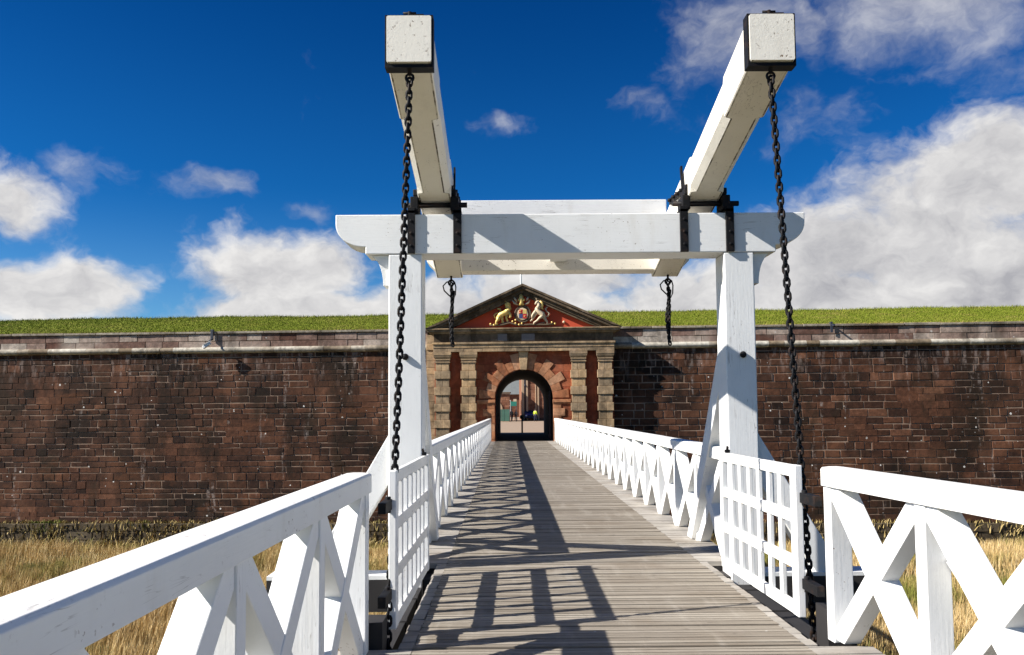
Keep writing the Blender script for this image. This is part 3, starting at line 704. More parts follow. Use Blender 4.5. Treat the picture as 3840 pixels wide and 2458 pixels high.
# ------------------------------------------------------------------ railings with X braces
def railing(label, p0, p1, side, nb, zr=1.185, hw=0.185, post_x=0.15, post_y=0.10, ext=0.0, ph=0.135):
    """from near end p0 to far end p1 (inner face of the posts); side -1 left, +1 right"""
    a = Vector((p0[0], p0[1], 0)); b = Vector((p1[0], p1[1], 0)); L_ = (b-a).length
    rz = math.atan2(-(b.x-a.x), b.y-a.y)
    t = thing('railing', label, 'railing', a, rz)
    cx = side*post_x/2
    prof = [(cx-hw/2, zr-ph), (cx-hw/2, zr-0.019), (cx-hw/2+0.013, zr-0.005), (cx-0.03, zr), (cx+0.03, zr), (cx+hw/2-0.013, zr-0.005), (cx+hw/2, zr-0.019), (cx+hw/2, zr-ph)]
    m_ = MB(); 
    nseg = max(1, round(L_/4.3)); ds = L_/nseg
    for i in range(nseg): m_.prism([(x, z + 0.0015*(i % 2)) for x, z in prof], 'y', i*ds - (0.0 if i else ext), (i+1)*ds-0.003)
    m_.build('handrail', M['white_long'], t, bevel=0.003)
    d = (L_-post_y)/nb
    zt = zr-ph-0.001
    for i in range(nb+1):
        y = i*d; m_ = MB(); m_.box((min(0, cx*2), y, -0.02), (max(0, cx*2), y+post_y, zt)); m_.build('post', M['white_post'], t, bevel=0.006)
    for i in range(nb):
        ya, yb_ = i*d+post_y+0.002, (i+1)*d-0.002; wb = 0.095; dp = post_x-0.03
        ln = Vector((0, yb_-ya, zt)); 
        for k in (0, 1):
            # one diagonal runs through, the other is halved round it
            z0, z1 = (0.0, zt) if k else (zt, 0.0)
            hy = wb*0.5*1.25
            poly_y = [ya, ya+hy*1.5, yb_, yb_, yb_-hy*1.5, ya]
            if k: pz = [(ya, 0.0), (ya+hy*1.6, 0.0), (yb_, zt-hy*1.6), (yb_, zt), (yb_-hy*1.6, zt), (ya, hy*1.6)]
            else: pz = [(ya, zt), (ya, zt-hy*1.6), (yb_-hy*1.6, 0.0), (yb_, 0.0), (yb_, hy*1.6), (ya+hy*1.6, zt)]
            inset = 0.010 if k else 0.016
            x0, x1 = sorted((side*inset, side*(post_x-inset)))
            m_ = MB(); m_.prism(pz, 'x', x0, x1); m_.build('brace', M['white'], t, bevel=0.005)
    return t
railing('white timber railing with cross braces in the left foreground', (-1.105, -3.04), (-0.945, 5.46), -1, 7)
railing('white timber railing with cross braces in the right foreground', (3.01, -3.02), (2.235, 5.69), 1, 8)
railing('white timber railing along the left edge of the fixed bridge beyond the portal', (-0.955, 8.60), (-0.86, 41.25), -1, 26)
railing('white timber railing along the right edge of the fixed bridge beyond the portal', (2.30, 8.60), (2.40, 41.0), 1, 26)

# ------------------------------------------------------------------ portal
po = thing('drawbridge_portal', 'white timber portal frame carrying the balance beams over the bridge', 'portal frame', (0, 8.15, 0))
for (a, b, nm) in ((-1.22, -0.875, 0), (2.25, 2.56, 1)):
    m_ = MB(); m_.box((a, 0.004, -0.35), (b, 0.345, 3.218)); m_.build('post', M['white_post'], po, bevel=0.012)
    s_ = -1 if nm == 0 else 1; xi = b if nm == 0 else a; xo = a if nm == 0 else b
    m_ = MB(); m_.ell((xi - s_*(-0.17) , -0.012, 2.155), 0.035, 0.03, 0.035, 10, 6); m_.build('bolt', M['iron'], po)
    # raking strut down the bridge
    m_ = MB(); xa, xb = sorted((xi+s_*0.003, xi+s_*0.20))
    m_.prism([(0.345, 2.22), (0.345, 1.80), (1.78, 0.002), (2.02, 0.002)], 'x', xa, xb); m_.build('raking_strut', M['white'], po, bevel=0.008)
    # outward strut to the outrigger beam
    m_ = MB(); xw = xo + s_*0.003
    m_.prism([(xw, 1.36), (xw, 0.86), (xw+s_*0.58, -0.098), (xw+s_*0.86, -0.098)], 'y', 0.05, 0.27); m_.build('side_strut', M['white'], po, bevel=0.008)
    # curved bracket under the bolster
    br = [(xw, 3.218), (xw, 2.90), (xw+s_*0.06, 2.90)] + [(xw+s_*(0.06+0.15*(1-math.cos(t))), 2.90+0.318*math.sin(t)) for t in [math.pi/2*i/8 for i in range(1, 9)]]
    m_ = MB(); m_.prism(br, 'y', 0.06, 0.28); m_.build('bracket', M['white'], po, bevel=0.006)
cb = [(-1.77, 3.635)]
for i in range(11):
    t = math.pi/2*i/10; cb.append((-1.77+0.30*(1-math.cos(t)), 3.635-0.10-0.24*math.sin(t)))
cb += [(-1.46, 3.295), (-1.46, 3.22), (2.79, 3.22), (2.79, 3.295)]
for i in range(11):
    t = math.pi/2*(1-i/10); cb.append((3.10-0.30*(1-math.cos(t)), 3.635-0.10-0.24*math.sin(t)))
cb.append((3.10, 3.635))
m_ = MB(); m_.prism(cb, 'y', 0.0, 0.36); m_.build('crossbeam', M['white_beam'], po, bevel=0.010)
for (a, b) in ((-1.022, -0.945), (-0.55, -0.465), (1.797, 1.88), (2.272, 2.355)):
    m_ = MB(); m_.box((a, -0.035, 3.222), (b, -0.001, 3.70)); m_.box((a, -0.035, 3.638), (b, 0.40, 3.672)); m_.box((a, 0.361, 3.222), (b, 0.38, 3.66))
    for z_ in (3.30, 3.43, 3.56): m_.tube([(0.5*(a+b), -0.047, z_), (0.5*(a+b), -0.03, z_)], 0.016, 8)
    m_.build('iron_strap', M['iron'], po, bevel=0.004)
    outer = -1 if a in (-1.022, 1.797) else 1
    xc_ = 0.5*(a+b) + (-outer)*0.03
    m_ = MB(); m_.box((xc_-0.042, -0.02, 3.673), (xc_+0.042, 0.22, 3.82)); m_.box((xc_-0.035-0.02*outer, 0.0, 3.83), (xc_+0.035-0.02*outer, 0.20, 3.90)); m_.build('bearing', M['iron'], po, bevel=0.008)
for (a, b) in ((-1.09, -0.41), (1.74, 2.43)):
    m_ = MB(); m_.tube([(a, 0.06, 3.745), (b, 0.06, 3.745)], 0.028, 10); m_.build('axle', M['iron'], po)
m_ = MB(); m_.box((-2.45, 0.03, -0.42), (3.95, 0.32, -0.10)); m_.build('outrigger_beam', M['tar'], po)
for (a, b) in ((-2.45, -1.225), (2.565, 3.95)):
    m_ = MB(); m_.box((a, 0.03, -0.098), (b, 0.32, -0.06)); m_.build('beam_cap', M['white'], po)

# ------------------------------------------------------------------ balance frame (beams + tail timbers)
SL = 0.22
bf = thing('balance_frame', 'pair of long white tilted balance beams joined by timbers, resting on the portal', 'balance beams', (0, 8.25, 3.78))
def bz(y): return -SL*y                                     # underside height in the frame's own space
for cx in (-0.742, 2.062):
    hw_ = 0.172; d = 0.365
    secs = []
    def ring(y, ch):
        z0 = bz(y); z1 = z0 + d
        return [(cx-hw_+ch, y, z0), (cx-hw_+ch+0.014, y, z0), (cx+hw_-ch-0.014, y, z0), (cx+hw_-ch, y, z0), (cx+hw_, y, z0+ch), (cx+hw_, y, z1-ch), (cx+hw_-ch, y, z1), (cx-hw_+ch, y, z1), (cx-hw_, y, z1-ch), (cx-hw_, y, z0+ch)]
    YS = [(-2.28, 0.010), (-1.52, 0.010), (-1.50, 0.060), (-0.22, 0.060), (-0.20, 0.010), (2.05, 0.010)]
    vs = []; fs = []; seam = []
    for (y, ch) in YS: vs += ring(y, ch)
    for i in range(len(YS)-1):
        for k in range(10):
            q_ = (i*10+k, i*10+(k+1)%10, (i+1)*10+(k+1)%10, (i+1)*10+k)
            (seam if k in (0, 2) else fs).append(q_)
    fs += [tuple(range(10)), tuple(len(vs)-10+k for k in range(10))]
    m_ = MB(); m_.add(vs, fs); m_.mat = 1; o_ = len(m_.v); m_.f += seam; m_.sm += [False]*len(seam); m_.r += [0.5]*len(seam); m_.mi += [1]*len(seam); m_.build('balance_beam', [M['bounce_tint_beam'], M['grime']], bf)
    y = -2.22; z0 = bz(y); e = 0.014
    m_ = MB()                                               # iron band round the tip
    for (x0, z_0, x1, z_1) in ((cx-hw_-e, z0-e-0.012, cx+hw_+e, z0-0.001), (cx-hw_-e, z0+d+0.001, cx+hw_+e, z0+d+e+0.01), (cx-hw_-e, z0-0.001, cx-hw_-0.001, z0+d+0.001), (cx+hw_+0.001, z0-0.001, cx+hw_+e, z0+d+0.001)):
        m_.box((x0, y-0.045, z_0), (x1, y+0.06, z_1))
    m_.tube([(cx, y, z0-0.07), (cx, y, z0+d+0.07)], 0.016, 8); m_.box((cx+0.0, y-0.02, z0+d+0.024), (cx+0.11, y+0.02, z0+d+0.045)); m_.tube([(cx-0.05, y, z0+d+0.06), (cx+0.05, y, z0+d+0.06)], 0.01, 6)
    m_.tube([(cx+0.03*math.cos(a), y, z0-0.09+0.03*math.sin(a)) for a in [2*math.pi*i/12 for i in range(12)]], 0.01, 6, closed=True)
    m_.build('iron_band', M['iron'], bf)
    si = 1 if cx < 0 else -1; m_ = MB()                     # iron strap lying along the inner side by the pivot
    xs_ = cx + si*(hw_+0.012)
    m_.bar((xs_, -0.10, bz(-0.10)+0.10), (xs_, 0.75, bz(0.75)+0.36), 0.018, 0.07)
    for q in (0.05, 0.25, 0.45, 0.65): zq = bz(-0.10)+0.10+(bz(0.75)+0.26-bz(-0.10))*((q+0.10)/0.85); m_.tube([(xs_, q, zq), (xs_+si*0.045, q, zq)], 0.02, 6)
    m_.bar((xs_+si*0.01, 0.02, bz(0)+0.05), (xs_+si*0.01, 0.10, bz(0)+0.40), 0.02, 0.05)
    m_.build('side_strap', M['iron'], bf)
xa, xb = -0.742+0.173, 2.062-0.173
m_ = MB(); m_.box((xa, 1.00, bz(1.1)+0.14), (xb, 1.28, bz(1.1)+0.535)); m_.build('front_tie', M['white_beam'], bf, bevel=0.008)
m_ = MB(); m_.prism([(-0.90, bz(1.80)-0.0), (2.22, bz(1.80)-0.0), (2.34, bz(1.80)+0.12), (2.34, bz(1.80)+0.20), (-1.02, bz(1.80)+0.20), (-1.02, bz(1.80)+0.12)], 'y', 1.84, 2.15); m_.build('tail_timber', M['bounce_tint_beam'], bf, bevel=0.008)
m_ = MB(); m_.bar((0.66, 1.285, bz(1.28)+0.20), (0.66, 1.835, bz(1.835)+0.18), 0.22, 0.14); m_.build('middle_tie', M['white_long'], bf, bevel=0.006)

# ------------------------------------------------------------------ chains
def link(mb, c, d, side, L_, W_, rd, n=6):
    """stadium link centred at c, long axis d, flat axis side"""
    d = Vector(d).normalized(); s_ = Vector(side); s_ = (s_ - d*s_.dot(d)).normalized()
    r_ = W_/2-rd; hl = L_/2-rd-r_; pts = []
    for i in range(5):
        t = -math.pi/2 + math.pi*i/4; pts.append(Vector(c) + d*(hl+r_*math.cos(t)) + s_*(r_*math.sin(t)))
    for i in range(5):
        t = math.pi/2 + math.pi*i/4; pts.append(Vector(c) + d*(-hl+r_*math.cos(t)) + s_*(r_*math.sin(t)))
    mb.tube(pts, rd, n, closed=True)
def chain(mb, pts, L_, W_, rd, twist=0.0, a0=0.0):
    """links along a polyline"""
    pts = [Vector(p) for p in pts]; pitch = L_-4*rd*0.97
    seg = [(pts[i+1]-pts[i]).length for i in range(len(pts)-1)]; tot_ = sum(seg); n = int(tot_/pitch); k = 0
    for i in range(n):
        s_ = (i+0.5)*pitch; j = 0
        while j < len(seg)-1 and s_ > seg[j]: s_ -= seg[j]; j += 1
        d = (pts[j+1]-pts[j]).normalized(); c_ = pts[j]+d*s_
        a = a0 + twist*i + (math.pi/2 if i % 2 else 0) + random.uniform(-0.12, 0.12)
        x = Vector((1, 0, 0)); x = (x-d*x.dot(d)).normalized(); yv = d.cross(x)
        link(mb, c_, d, x*math.cos(a)+yv*math.sin(a), L_, W_, rd)
    return mb
m_ = MB(); chain(m_, [(-0.742, 6.03, 4.17), (-0.80, 5.90, 2.0), (-0.855, 5.74, 0.10), (-0.85, 5.70, -0.35)], 0.095, 0.060, 0.0108, 0.0, 0.12)
tag(m_.build('lifting_chain', M['iron']), 'heavy black lifting chain hanging from the left balance beam to the bridge', 'chain')
m_ = MB(); chain(m_, [(2.062, 6.03, 4.17), (2.15, 5.98, 2.0), (2.27, 6.06, 0.10), (2.28, 6.05, -0.35)], 0.095, 0.060, 0.0108, 0.0, 0.72)
tag(m_.build('lifting_chain', M['iron']), 'heavy black lifting chain hanging from the right balance beam to the bridge', 'chain')
for (cx, lab) in ((-0.72, 'short black chain with a wire loop hanging from the left of the tail timber'), (2.09, 'short black chain with a wire loop hanging from the right of the tail timber')):
    t = thing('hanging_chain', lab, 'chain', (cx, 10.24, 3.38))
    m_ = MB(); m_.tube([(0, 0, 0.03), (0, 0, -0.10)], 0.014, 8); m_.tube([(-0.05, 0, -0.005), (0.05, 0, -0.005)], 0.014, 6)
    m_.tube([(0.035*math.cos(a), 0, -0.125+0.035*math.sin(a)) for a in [2*math.pi*i/12 for i in range(12)]], 0.012, 6, closed=True); m_.build('hook', M['iron'], t)
    m_ = MB(); chain(m_, [(0.0, 0, -0.13), (0.012, 0, -0.45), (0.0, 0.01, -0.93)], 0.080, 0.053, 0.0110, 0.05, 0.3)
    chain(m_, [(0.030, 0.03, -0.24), (-0.018, 0.035, -0.6), (0.022, 0.03, -0.98)], 0.080, 0.053, 0.0110, -0.04, 0.9); m_.build('links', M['iron'], t)
    m_ = MB(); lp = [(0.02,-0.10),(-0.06,-0.12),(-0.105,-0.17),(-0.09,-0.23),(-0.03,-0.29),(0.03,-0.34),(0.055,-0.28),(0.06,-0.18),(0.045,-0.12)]
    m_.tube([(x, -0.02, z) for x, z in lp], 0.009, 6, closed=True); m_.build('wire_loop', M['iron'], t)

# ------------------------------------------------------------------ slatted gates
def slat_gate(label, pn, pf, side, loc_label=None):
    a = Vector((pn[0], pn[1], 0)); b = Vector((pf[0], pf[1], 0)); L_ = (b-a).length; rz = math.atan2(-(b.x-a.x), b.y-a.y)
    t = thing('slatted_gate', label, 'gate', a, rz)
    z0, z1 = 0.06, 1.175; dpt = 0.055
    x0, x1 = sorted((0, side*dpt))
    st = 0.115
    for (ya, yb_) in ((0, st), (L_-0.085, L_)):
        m_ = MB(); m_.box((x0, ya, z0), (x1, yb_, z1)); m_.build('stile', M['white_post'], t, bevel=0.006)
    hs = 0.092; zs = [z0, z0+(z1-z0-hs)/3, z0+2*(z1-z0-hs)/3, z1-hs]
    mid = L_*0.54
    for z_ in zs:
        m_ = MB(); xi, xo = sorted((side*0.003, side*0.046))
        m_.box((xi, st+0.001, z_+0.002), (xo, mid-0.003, z_+hs-0.002)); m_.box((xi+side*0.003, mid+0.003, z_+0.002), (xo+side*0.003, L_-0.086, z_+hs-0.002)); m_.build('rail', M['white_long'], t, bevel=0.005)
    nbar = 6; sp = (L_-st-0.085)/(nbar+1); bw = 0.066
    for i in range(nbar):
        yc = st+sp*(i+1)
        for (za, zb2) in zip(zs, zs[1:]):
            pass
        m_ = MB(); xi, xo = sorted((side*0.008, side*0.042))
        m_.box((xi, yc-bw/2, z0+hs*0.3), (xo, yc+bw/2, z1-hs*0.3)); m_.build('bar', M['white_post'], t, bevel=0.004)
    for z_ in (0.27, 0.90):
        m_ = MB(); xi, xo = sorted((side*0.03, side*0.085))
        m_.box((xi, -0.27, z_), (xo, 0.012, z_+0.075)); m_.tube([(side*0.055, -0.03, z_-0.02), (side*0.055, -0.03, z_+0.095)], 0.022, 8); m_.build('hinge', M['iron'], t, bevel=0.004)
    m_ = MB(); m_.box((side*0.03-0.02, L_-0.20, z1+0.0), (side*0.03+0.02, L_-0.15, z1+0.03)); m_.bar((side*0.03, L_-0.17, z1+0.01), (side*0.03-0.01, L_-0.22, z1+0.06), 0.02, 0.02); m_.build('latch', M['iron'], t)
    return t
slat_gate('white slatted gate swung open on the left side of the lifting leaf', (-0.80, 5.74), (-0.775, 7.88), -1)
slat_gate('white slatted gate swung open on the right side of the lifting leaf', (2.135, 5.96), (2.09, 7.92), 1)
for (x0, x1, y0, lab) in ((-1.06, -0.86, 5.50, 'black tarred timber beside the left chain at the leaf edge'), (2.26, 2.46, 5.74, 'black tarred timber beside the right chain at the leaf edge')):
    m_ = MB(); m_.box((x0, y0, -0.60), (x1, 8.0, -0.14)); m_.box((x0, y0, -0.14), (x1, y0+0.22, 0.17))
    for q in (0.3, 1.2, 2.0): m_.box((x0-0.01, y0+q, -0.60), (x1+0.01, y0+q+0.07, -0.13))
    tag(m_.build('edge_timber', M['tar']), lab, 'timber')
# side stays of the foreground railings
for (x0, y0, s_, lab) in ((2.48, 4.45, 1, 'thin white stay propping the right foreground railing from outside'), (-1.14, 4.32, -1, 'thin white stay propping the left foreground railing from outside')):
    m_ = MB(); m_.bar((x0, y0, 0.75), (x0+s_*0.62, y0, -0.30), 0.12, 0.07, (0, 1, 0)); m_.box((min(x0-s_*0.3, x0+s_*0.75), y0-0.08, -0.46), (max(x0-s_*0.3, x0+s_*0.75), y0+0.08, -0.30))
    tag(m_.build('side_stay', M['white']), lab, 'stay')

# ------------------------------------------------------------------ small things on the wall
M['cam_white'] = simple('white_plastic', (0.75, 0.75, 0.73), 0.4, var=0.05)
M['cam_grey'] = simple('dark_grey_metal', (0.03, 0.035, 0.05), 0.5, var=0.1)
t = thing('security_camera', 'white security camera on a dark bracket hanging over the left wall top', 'camera', gl(-16.75, 0.1, 5.2), GRZ)
m_ = MB(); m_.box((-0.07, 0.05, 0.28), (0.07, 0.14, 0.86)); m_.bar((0, 0.10, 0.80), (0, 0.35, 0.80), 0.07, 0.07); m_.bar((0, 0.09, 0.34), (0, -0.28, 0.18), 0.07, 0.07); m_.build('bracket', M['cam_grey'], t, bevel=0.01)
m_ = MB(); m_.bar((-0.28, -0.36, -0.16), (0.10, -0.30, 0.10), 0.17, 0.17, (0, 1, 0)); m_.build('camera_body', M['cam_white'], t, bevel=0.03)
m_ = MB(); m_.bar((-0.27, -0.36, -0.02), (0.14, -0.30, 0.20), 0.22, 0.02, (0, 1, 0)); m_.build('sun_hood', M['cam_white'], t)
t = thing('wall_fitting', 'small grey metal bracket fixed over the right wall top', 'bracket', gl(15.95, 0.1, 5.2), GRZ)
m_ = MB(); m_.box((-0.06, 0.08, 0.30), (0.06, 0.125, 0.86)); m_.bar((0, 0.10, 0.82), (0, 0.4, 0.82), 0.08, 0.05); m_.build('plate', M['cam_grey'], t, bevel=0.01)
m_ = MB(); m_.bar((0.02, 0.08, 0.70), (0.05, -0.15, 0.62), 0.10, 0.05); m_.build('arm', M['cam_grey'], t, bevel=0.01)
t = thing('flagpole', 'thin white flagpole rising behind the pediment', 'flagpole', gl(-0.40, 8.0, 7.4))
m_ = MB(); m_.tube([(0, 0, 0), (0, 0, 2.2), (0, 0, 4.2)], [0.06, 0.055, 0.045], 10); m_.build('pole', M['cam_white'], t)
m_ = MB(); m_.ell((0, 0, 4.25), 0.08, 0.08, 0.08); m_.build('finial', M['gold'], t)

# ------------------------------------------------------------------ seen through the arch
M['brick'] = masonry('courtyard_red_brick', [(0.20,0.08,0.045),(0.32,0.14,0.08),(0.45,0.22,0.13)], lichen=0, streak=0.1, fine=2.5)
M['quoin'] = simple('pale_dressed_stone', (0.50, 0.345, 0.215), 0.85, var=0.12, scale=1.2)
M['slate'] = simple('grey_slate', (0.14, 0.15, 0.145), 0.8, var=0.3, scale=1.5)
M['glass'] = simple('dark_window_glass', (0.015, 0.018, 0.025), 0.1)
M['green_sign'] = simple('green_sign_paint', (0.03, 0.22, 0.16), 0.5)
M['green_skip'] = simple('green_sheeting', (0.07, 0.17, 0.12), 0.6, var=0.3, scale=2)
M['wframe'] = simple('window_frame_paint', (0.7, 0.68, 0.62), 0.5, var=0.05)
def window(b, x, y, z, wd, ht):
    m_ = MB(); m_.box((x-wd/2-0.10, y-0.05, z-0.10), (x+wd/2+0.10, y+0.05, z)); m_.box((x-wd/2-0.10, y-0.05, z+ht), (x+wd/2+0.10, y+0.05, z+ht+0.14))
    for q in (-1, 0, 1): m_.box((x+q*wd/2-0.05, y-0.05, z), (x+q*wd/2+0.05, y+0.05, z+ht))
    m_.box((x-wd/2, y-0.05, z+ht*0.48), (x+wd/2, y+0.05, z+ht*0.54)); fr = m_.build('window', M['wframe'], b)
    m_ = MB(); m_.box((x-wd/2, y-0.02, z), (x+wd/2, y+0.02, z+ht)); m_.build('pane', M['glass'], fr)
b1 = thing('barrack_building', 'tall red stone building with pale corner strips at the right, seen through the arch', 'building', (2.2, 122, 0))
m_ = MB(); stones(m_, 0, 22, 0, 11, 0.0, (0.35, 0.5), (0.6, 1.4), 0.04, seed=41); m_.box((0, 0.0, 0), (22, 30, 11), 0.3); m_.build('wall', M['brick'], b1)
for (a, b) in ((-0.05, 0.32), (0.62, 0.92), (2.02, 2.18), (2.38, 2.62), (5.2, 5.5)):
    m_ = MB(); m_.box((a, -0.14, 0), (b, 0.2, 11)); m_.build('stone_strip', M['quoin'], b1, bevel=0.03)
m_ = MB(); m_.tube([(0.47, -0.12, 0.2), (0.47, -0.12, 11)], 0.06, 8); m_.ell((0.47, -0.14, 5.4), 0.13, 0.13, 0.16); m_.build('drainpipe', M['cam_grey'], b1)
for wx in (7.5, 11, 14.5, 18): 
    for wz in (1.2, 5.2): window(b1, wx, -0.03, wz, 1.2, 2.2)
m_ = MB(); m_.prism([(-0.5, 11), (30.5, 11), (15, 16)], 'x', -0.4, 22.4); m_.build('roof', M['slate'], b1)
m_ = MB(); m_.box((-0.03, 6, 1.0), (0.0, 7.2, 3.2)); m_.box((-0.03, 14, 1.0), (0.0, 15.2, 3.2)); m_.build('side_window', M['glass'], b1)
b2 = thing('low_range', 'low brown stone range with a pale arched doorway at the left, seen through the arch', 'building', (-12, 118, 0))
m_ = MB(); stones(m_, 0, 12.3, 0, 4.3, 0.0, (0.3, 0.45), (0.5, 1.1), 0.04, seed=57); m_.box((0, 0.0, 0), (12.3, 9, 4.3), 0.3); m_.build('wall', M['brick'], b2)
m_ = MB()
for i in range(9):
    t0 = math.pi*i/9; t1 = math.pi*(i+1)/9
    m_.prism([(9.75+1.15*math.cos(t0), 1.75+1.15*math.sin(t0)), (9.75+1.5*math.cos(t0), 1.75+1.5*math.sin(t0)), (9.75+1.5*math.cos(t1), 1.75+1.5*math.sin(t1)), (9.75+1.15*math.cos(t1), 1.75+1.15*math.sin(t1))], 'y', -0.10, 0.05)
m_.box((8.25, -0.10, 0), (8.6, 0.05, 1.74)); m_.box((10.9, -0.10, 0), (11.25, 0.05, 1.74)); m_.box((0, -0.12, 4.0), (12.4, 0.1, 4.3)); m_.build('stone_dressing', M['quoin'], b2)
m_ = MB(); m_.prism([(9.75+1.15*math.cos(math.pi*i/12), 1.75+1.15*math.sin(math.pi*i/12)) for i in range(13)] + [(8.6, 0), (10.9, 0)], 'y', -0.045, 0.0); m_.build('doorway', M['glass'], b2)
m_ = MB(); m_.prism([(-0.3, 4.3), (9.3, 4.3), (4.5, 6.0)], 'x', -0.3, 12.5); m_.build('roof', M['slate'], b2)
b3 = thing('far_barrack', 'distant building with a grey slate roof between the two courtyard buildings', 'building', (-20, 190, 0))
m_ = MB(); m_.box((0, 0, 0), (42, 12, 5.6), 0.2); m_.build('wall', M['brick'], b3)
m_ = MB(); m_.prism([(-0.5, 5.4), (12.5, 5.4), (6, 9.2)], 'x', -0.5, 42.5); m_.build('roof', M['slate'], b3)
for wx in range(4, 40, 4): window(b3, wx, -0.03, 1.5, 1.3, 2.4)
m_ = MB(); m_.box((20, 5.3, 8.6), (21.6, 6.7, 11)); m_.build('chimney', M['brick'], b3)
t = thing('notice_board', 'green notice board on posts left of the van, seen through the arch', 'sign', (0.85, 113, 0))
m_ = MB(); m_.box((-0.42, -0.03, 2.2), (0.42, 0.03, 2.85)); m_.build('board', M['green_sign'], t, bevel=0.01)
for x in (-0.36, 0.36): m_ = MB(); m_.tube([(x, 0.05, 0), (x, 0.05, 2.9)], 0.035, 8); m_.build('post', M['cam_grey'], t)
m_ = MB(); m_.box((-0.05, -0.02, 2.86), (0.4, 0.02, 3.2)); m_.build('top_panel', M['silver'], t)
t = thing('sheeted_fence', 'green sheeted barrier in front of the low range, seen through the arch', 'fence', (-1.1, 111, 0))
m_ = MB()
for i in range(9): m_.box((-1.9+i*0.36, 0.02*math.sin(i*2.1), 0.12), (-1.9+i*0.36+0.35, 0.03+0.02*math.sin(i*2.1), 1.75), 0.3)
m_.build('sheeting', M['green_skip'], t)
for x in (-1.9, -0.3, 1.4): m_ = MB(); m_.tube([(x, -0.05, 0), (x, -0.05, 1.85)], 0.035, 8); m_.build('post', M['cam_grey'], t)
t = thing('signpost', 'black post with a round cream sign standing at the far end of the passage', 'signpost', (1.03, 57.6, 0))
m_ = MB(); m_.tube([(0, 0, -0.02), (0, 0, 1.0)], 0.06, 10); m_.build('post', M['iron'], t)
m_ = MB(); m_.tube([(0, 0.0, 1.12), (0, 0.03, 1.12)], 0.17, 20); m_.build('disc', M['quoin'], t)
m_ = MB(); m_.tube([(0.0, -0.006, 1.12), (0, 0.0, 1.12)], 0.06, 12); m_.build('disc_mark', M['iron'], t)

# van
M['vanblue'] = simple('dark_blue_van_paint', (0.055, 0.07, 0.21), 0.25, 0.2, var=0.05)
M['rubber'] = simple('tyre_rubber', (0.015, 0.015, 0.016), 0.85)
M['lampglass'] = simple('lamp_lens', (0.75, 0.74, 0.7), 0.15, var=0.05)
v = thing('van', 'dark blue van parked facing the arch beside the tall red building', 'van', (3.52, 121.0, 0))
side = [(-0.0, 0.45), (0.0, 0.85), (0.12, 1.05), (0.75, 1.22), (1.25, 1.85), (1.6, 2.02), (4.6, 2.04), (4.85, 1.9), (4.9, 0.45)]
m_ = MB(); m_.prism(side, 'x', -0.95, 0.95); m_.build('body', M['vanblue'], v, bevel=0.09, segs=3)
m_ = MB(); m_.add([(-0.78,0.80,1.28),(0.78,0.80,1.28),(0.70,1.22,1.83),(-0.70,1.22,1.83),(-0.78,0.76,1.30),(0.78,0.76,1.30),(0.70,1.18,1.85),(-0.70,1.18,1.85)], [(4,5,6,7),(0,1,5,4),(1,2,6,5),(2,3,7,6),(3,0,4,7)]); m_.build('windscreen', M['glass'], v)
m_ = MB(); m_.box((-0.55, -0.03, 0.62), (0.55, 0.03, 0.84)); m_.build('grille', M['rubber'], v, bevel=0.01)
m_ = MB(); m_.box((-0.97, -0.08, 0.36), (0.97, 0.1, 0.56)); m_.build('bumper', M['rubber'], v, bevel=0.03)
for s_ in (-1, 1):
    m_ = MB(); m_.ell((s_*0.72, 0.03, 0.80), 0.17, 0.07, 0.11); m_.build('headlight', M['lampglass'], v)
    m_ = MB(); m_.ell((s_*1.06, 0.95, 1.32), 0.10, 0.05, 0.13); m_.build('wing_mirror', M['rubber'], v)
    m_ = MB(); m_.box((s_*0.955-0.01, 1.35, 1.25), (s_*0.955+0.01, 2.3, 1.8)); m_.build('side_window', M['glass'], v)
    for wy in (0.9, 3.9):
        m_ = MB(); m_.tube([(s_*0.72, wy, 0.33), (s_*0.96, wy, 0.33)], 0.33, 20); wh = m_.build('wheel', M['rubber'], v)
        m_ = MB(); m_.tube([(s_*0.90, wy, 0.33), (s_*0.975, wy, 0.33)], 0.19, 16); m_.build('rim', M['cam_white'], wh)
m_ = MB(); m_.box((-0.6, 1.9, 2.05), (0.75, 4.2, 2.16)); m_.build('roof_box', M['cam_white'], v, bevel=0.04)

# people
M['skin'] = simple('skin', (0.50, 0.30, 0.21), 0.6, var=0.06)
M['hivis'] = simple('hi_vis_fabric', (0.55, 0.68, 0.04), 0.7, var=0.06)
M['navy'] = simple('navy_trousers', (0.018, 0.022, 0.05), 0.85)
M['blackcloth'] = simple('black_trousers', (0.012, 0.012, 0.014), 0.85)
M['khaki'] = simple('pale_khaki_fabric', (0.38, 0.33, 0.24), 0.8)
M['olive'] = simple('olive_fabric', (0.17, 0.17, 0.10), 0.8)
M['hair'] = simple('dark_hair', (0.03, 0.02, 0.014), 0.7)
def skin_obj(name, verts, edges, rad, mat, parent, sub=1):
    me = bpy.data.meshes.new(name); me.from_pydata(verts, edges, []); me.update(); me.materials.append(mat)
    o = bpy.data.objects.new(name, me); col.objects.link(o); o.parent = parent
    o.modifiers.new('skin', 'SKIN').use_smooth_shade = True
    sv = me.skin_vertices[0].data if me.skin_vertices else None
    if sv is None:
        bpy.context.view_layer.objects.active = o
        me.skin_vertices.new() if hasattr(me.skin_vertices, 'new') else None
        sv = me.skin_vertices[0].data
    for i, r_ in enumerate(rad): sv[i].radius = (r_, r_) if not isinstance(r_, tuple) else r_
    sv[0].use_root = True
    if sub: s_ = o.modifiers.new('sub', 'SUBSURF'); s_.levels = sub; s_.render_levels = sub
    return o
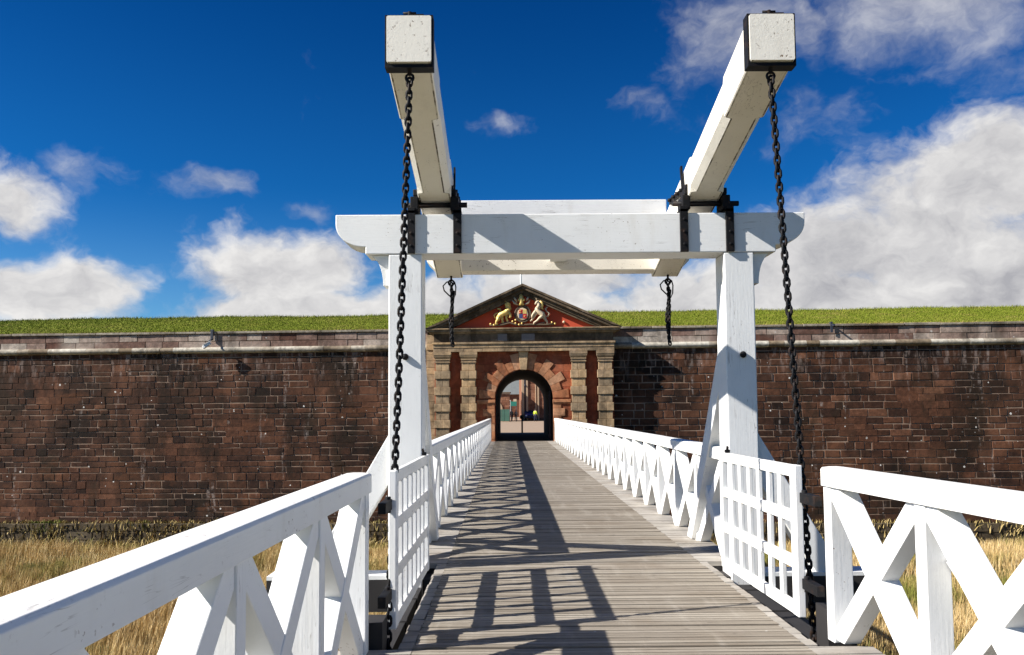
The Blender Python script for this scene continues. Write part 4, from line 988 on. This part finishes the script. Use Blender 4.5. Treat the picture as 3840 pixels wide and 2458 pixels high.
def person(label, loc, rz, top, legs, ht=1.76, step=0.10, arm=0.12):
    t = thing('person', label, 'person', loc, rz); k = ht/1.76
    S = lambda P: [(x*k, y*k, z*k) for x, y, z in P]
    B = S([(0,0,0.95),(0,0,1.15),(0,0,1.38),(0,0,1.50),(0,-0.01,1.58),(0,-0.02,1.68),(0,-0.02,1.74),
         (-0.10,0,0.90),(-0.11,-step*0.5,0.50),(-0.11,-step,0.09),(-0.115,-step-0.13,0.035),(0.10,0,0.90),(0.11,step*0.3,0.50),(0.11,step,0.09),(0.115,step-0.13,0.035),
         (-0.19,0,1.40),(-0.25,0.03,1.12),(-0.24,-arm,0.90),(-0.24,-arm-0.02,0.80),(0.19,0,1.40),(0.25,0.03,1.12),(0.24,-arm*0.6,0.90),(0.24,-arm*0.6,0.80)])
    E = [(0,1),(1,2),(2,3),(3,4),(4,5),(5,6),(0,7),(7,8),(8,9),(9,10),(0,11),(11,12),(12,13),(13,14),(2,15),(15,16),(16,17),(17,18),(2,19),(19,20),(20,21),(21,22)]
    rd = [0.14,0.13,0.15,0.06,0.06,0.095,0.07, 0.085,0.06,0.04,0.035,0.085,0.06,0.04,0.035, 0.06,0.045,0.035,0.04,0.06,0.045,0.035,0.04]
    skin_obj('body', B, E, [r_*k for r_ in rd], M['skin'], t)
    J = [0,1,2,15,16,17,19,20,21]; skin_obj('jacket', [B[i] for i in J], [(0,1),(1,2),(2,3),(3,4),(4,5),(2,6),(6,7),(7,8)], [x*k for x in (0.175,0.165,0.18,0.085,0.068,0.055,0.085,0.068,0.055)], top, t)
    Lg = [0,7,8,9,11,12,13]; skin_obj('trousers', [B[i] for i in Lg], [(0,1),(1,2),(2,3),(0,4),(4,5),(5,6)], [x*k for x in (0.155,0.105,0.08,0.065,0.105,0.08,0.065)], legs, t)
    m_ = MB()
    for q in (10, 14): m_.ell((B[q][0], B[q][1]+0.05, 0.05), 0.055, 0.14, 0.05, 10, 6)
    m_.build('shoes', M['blackcloth'], t)
    m_ = MB(); m_.ell((0, 0.012*k, 1.70*k), 0.098*k, 0.105*k, 0.105*k); m_.build('hair', M['hair'], t)
    m_ = MB(); m_.ell((0, -0.115*k, 1.655*k), 0.016, 0.02, 0.022, 8, 6); m_.build('nose', M['skin'], t)
    return t
person('person in a yellow hi-vis jacket and navy trousers standing by the van', (3.95, 114.5, 0), 2.7, M['hivis'], M['navy'], 1.78, 0.10)
person('person in a pale jacket and black trousers walking, leftmost of the walkers', (0.62, 121, 0), 0.4, M['olive'], M['blackcloth'], 1.72, 0.22)
person('person in a khaki jacket and black trousers walking beside the leftmost walker', (1.25, 121.6, 0), -0.3, M['khaki'], M['blackcloth'], 1.66, 0.18)
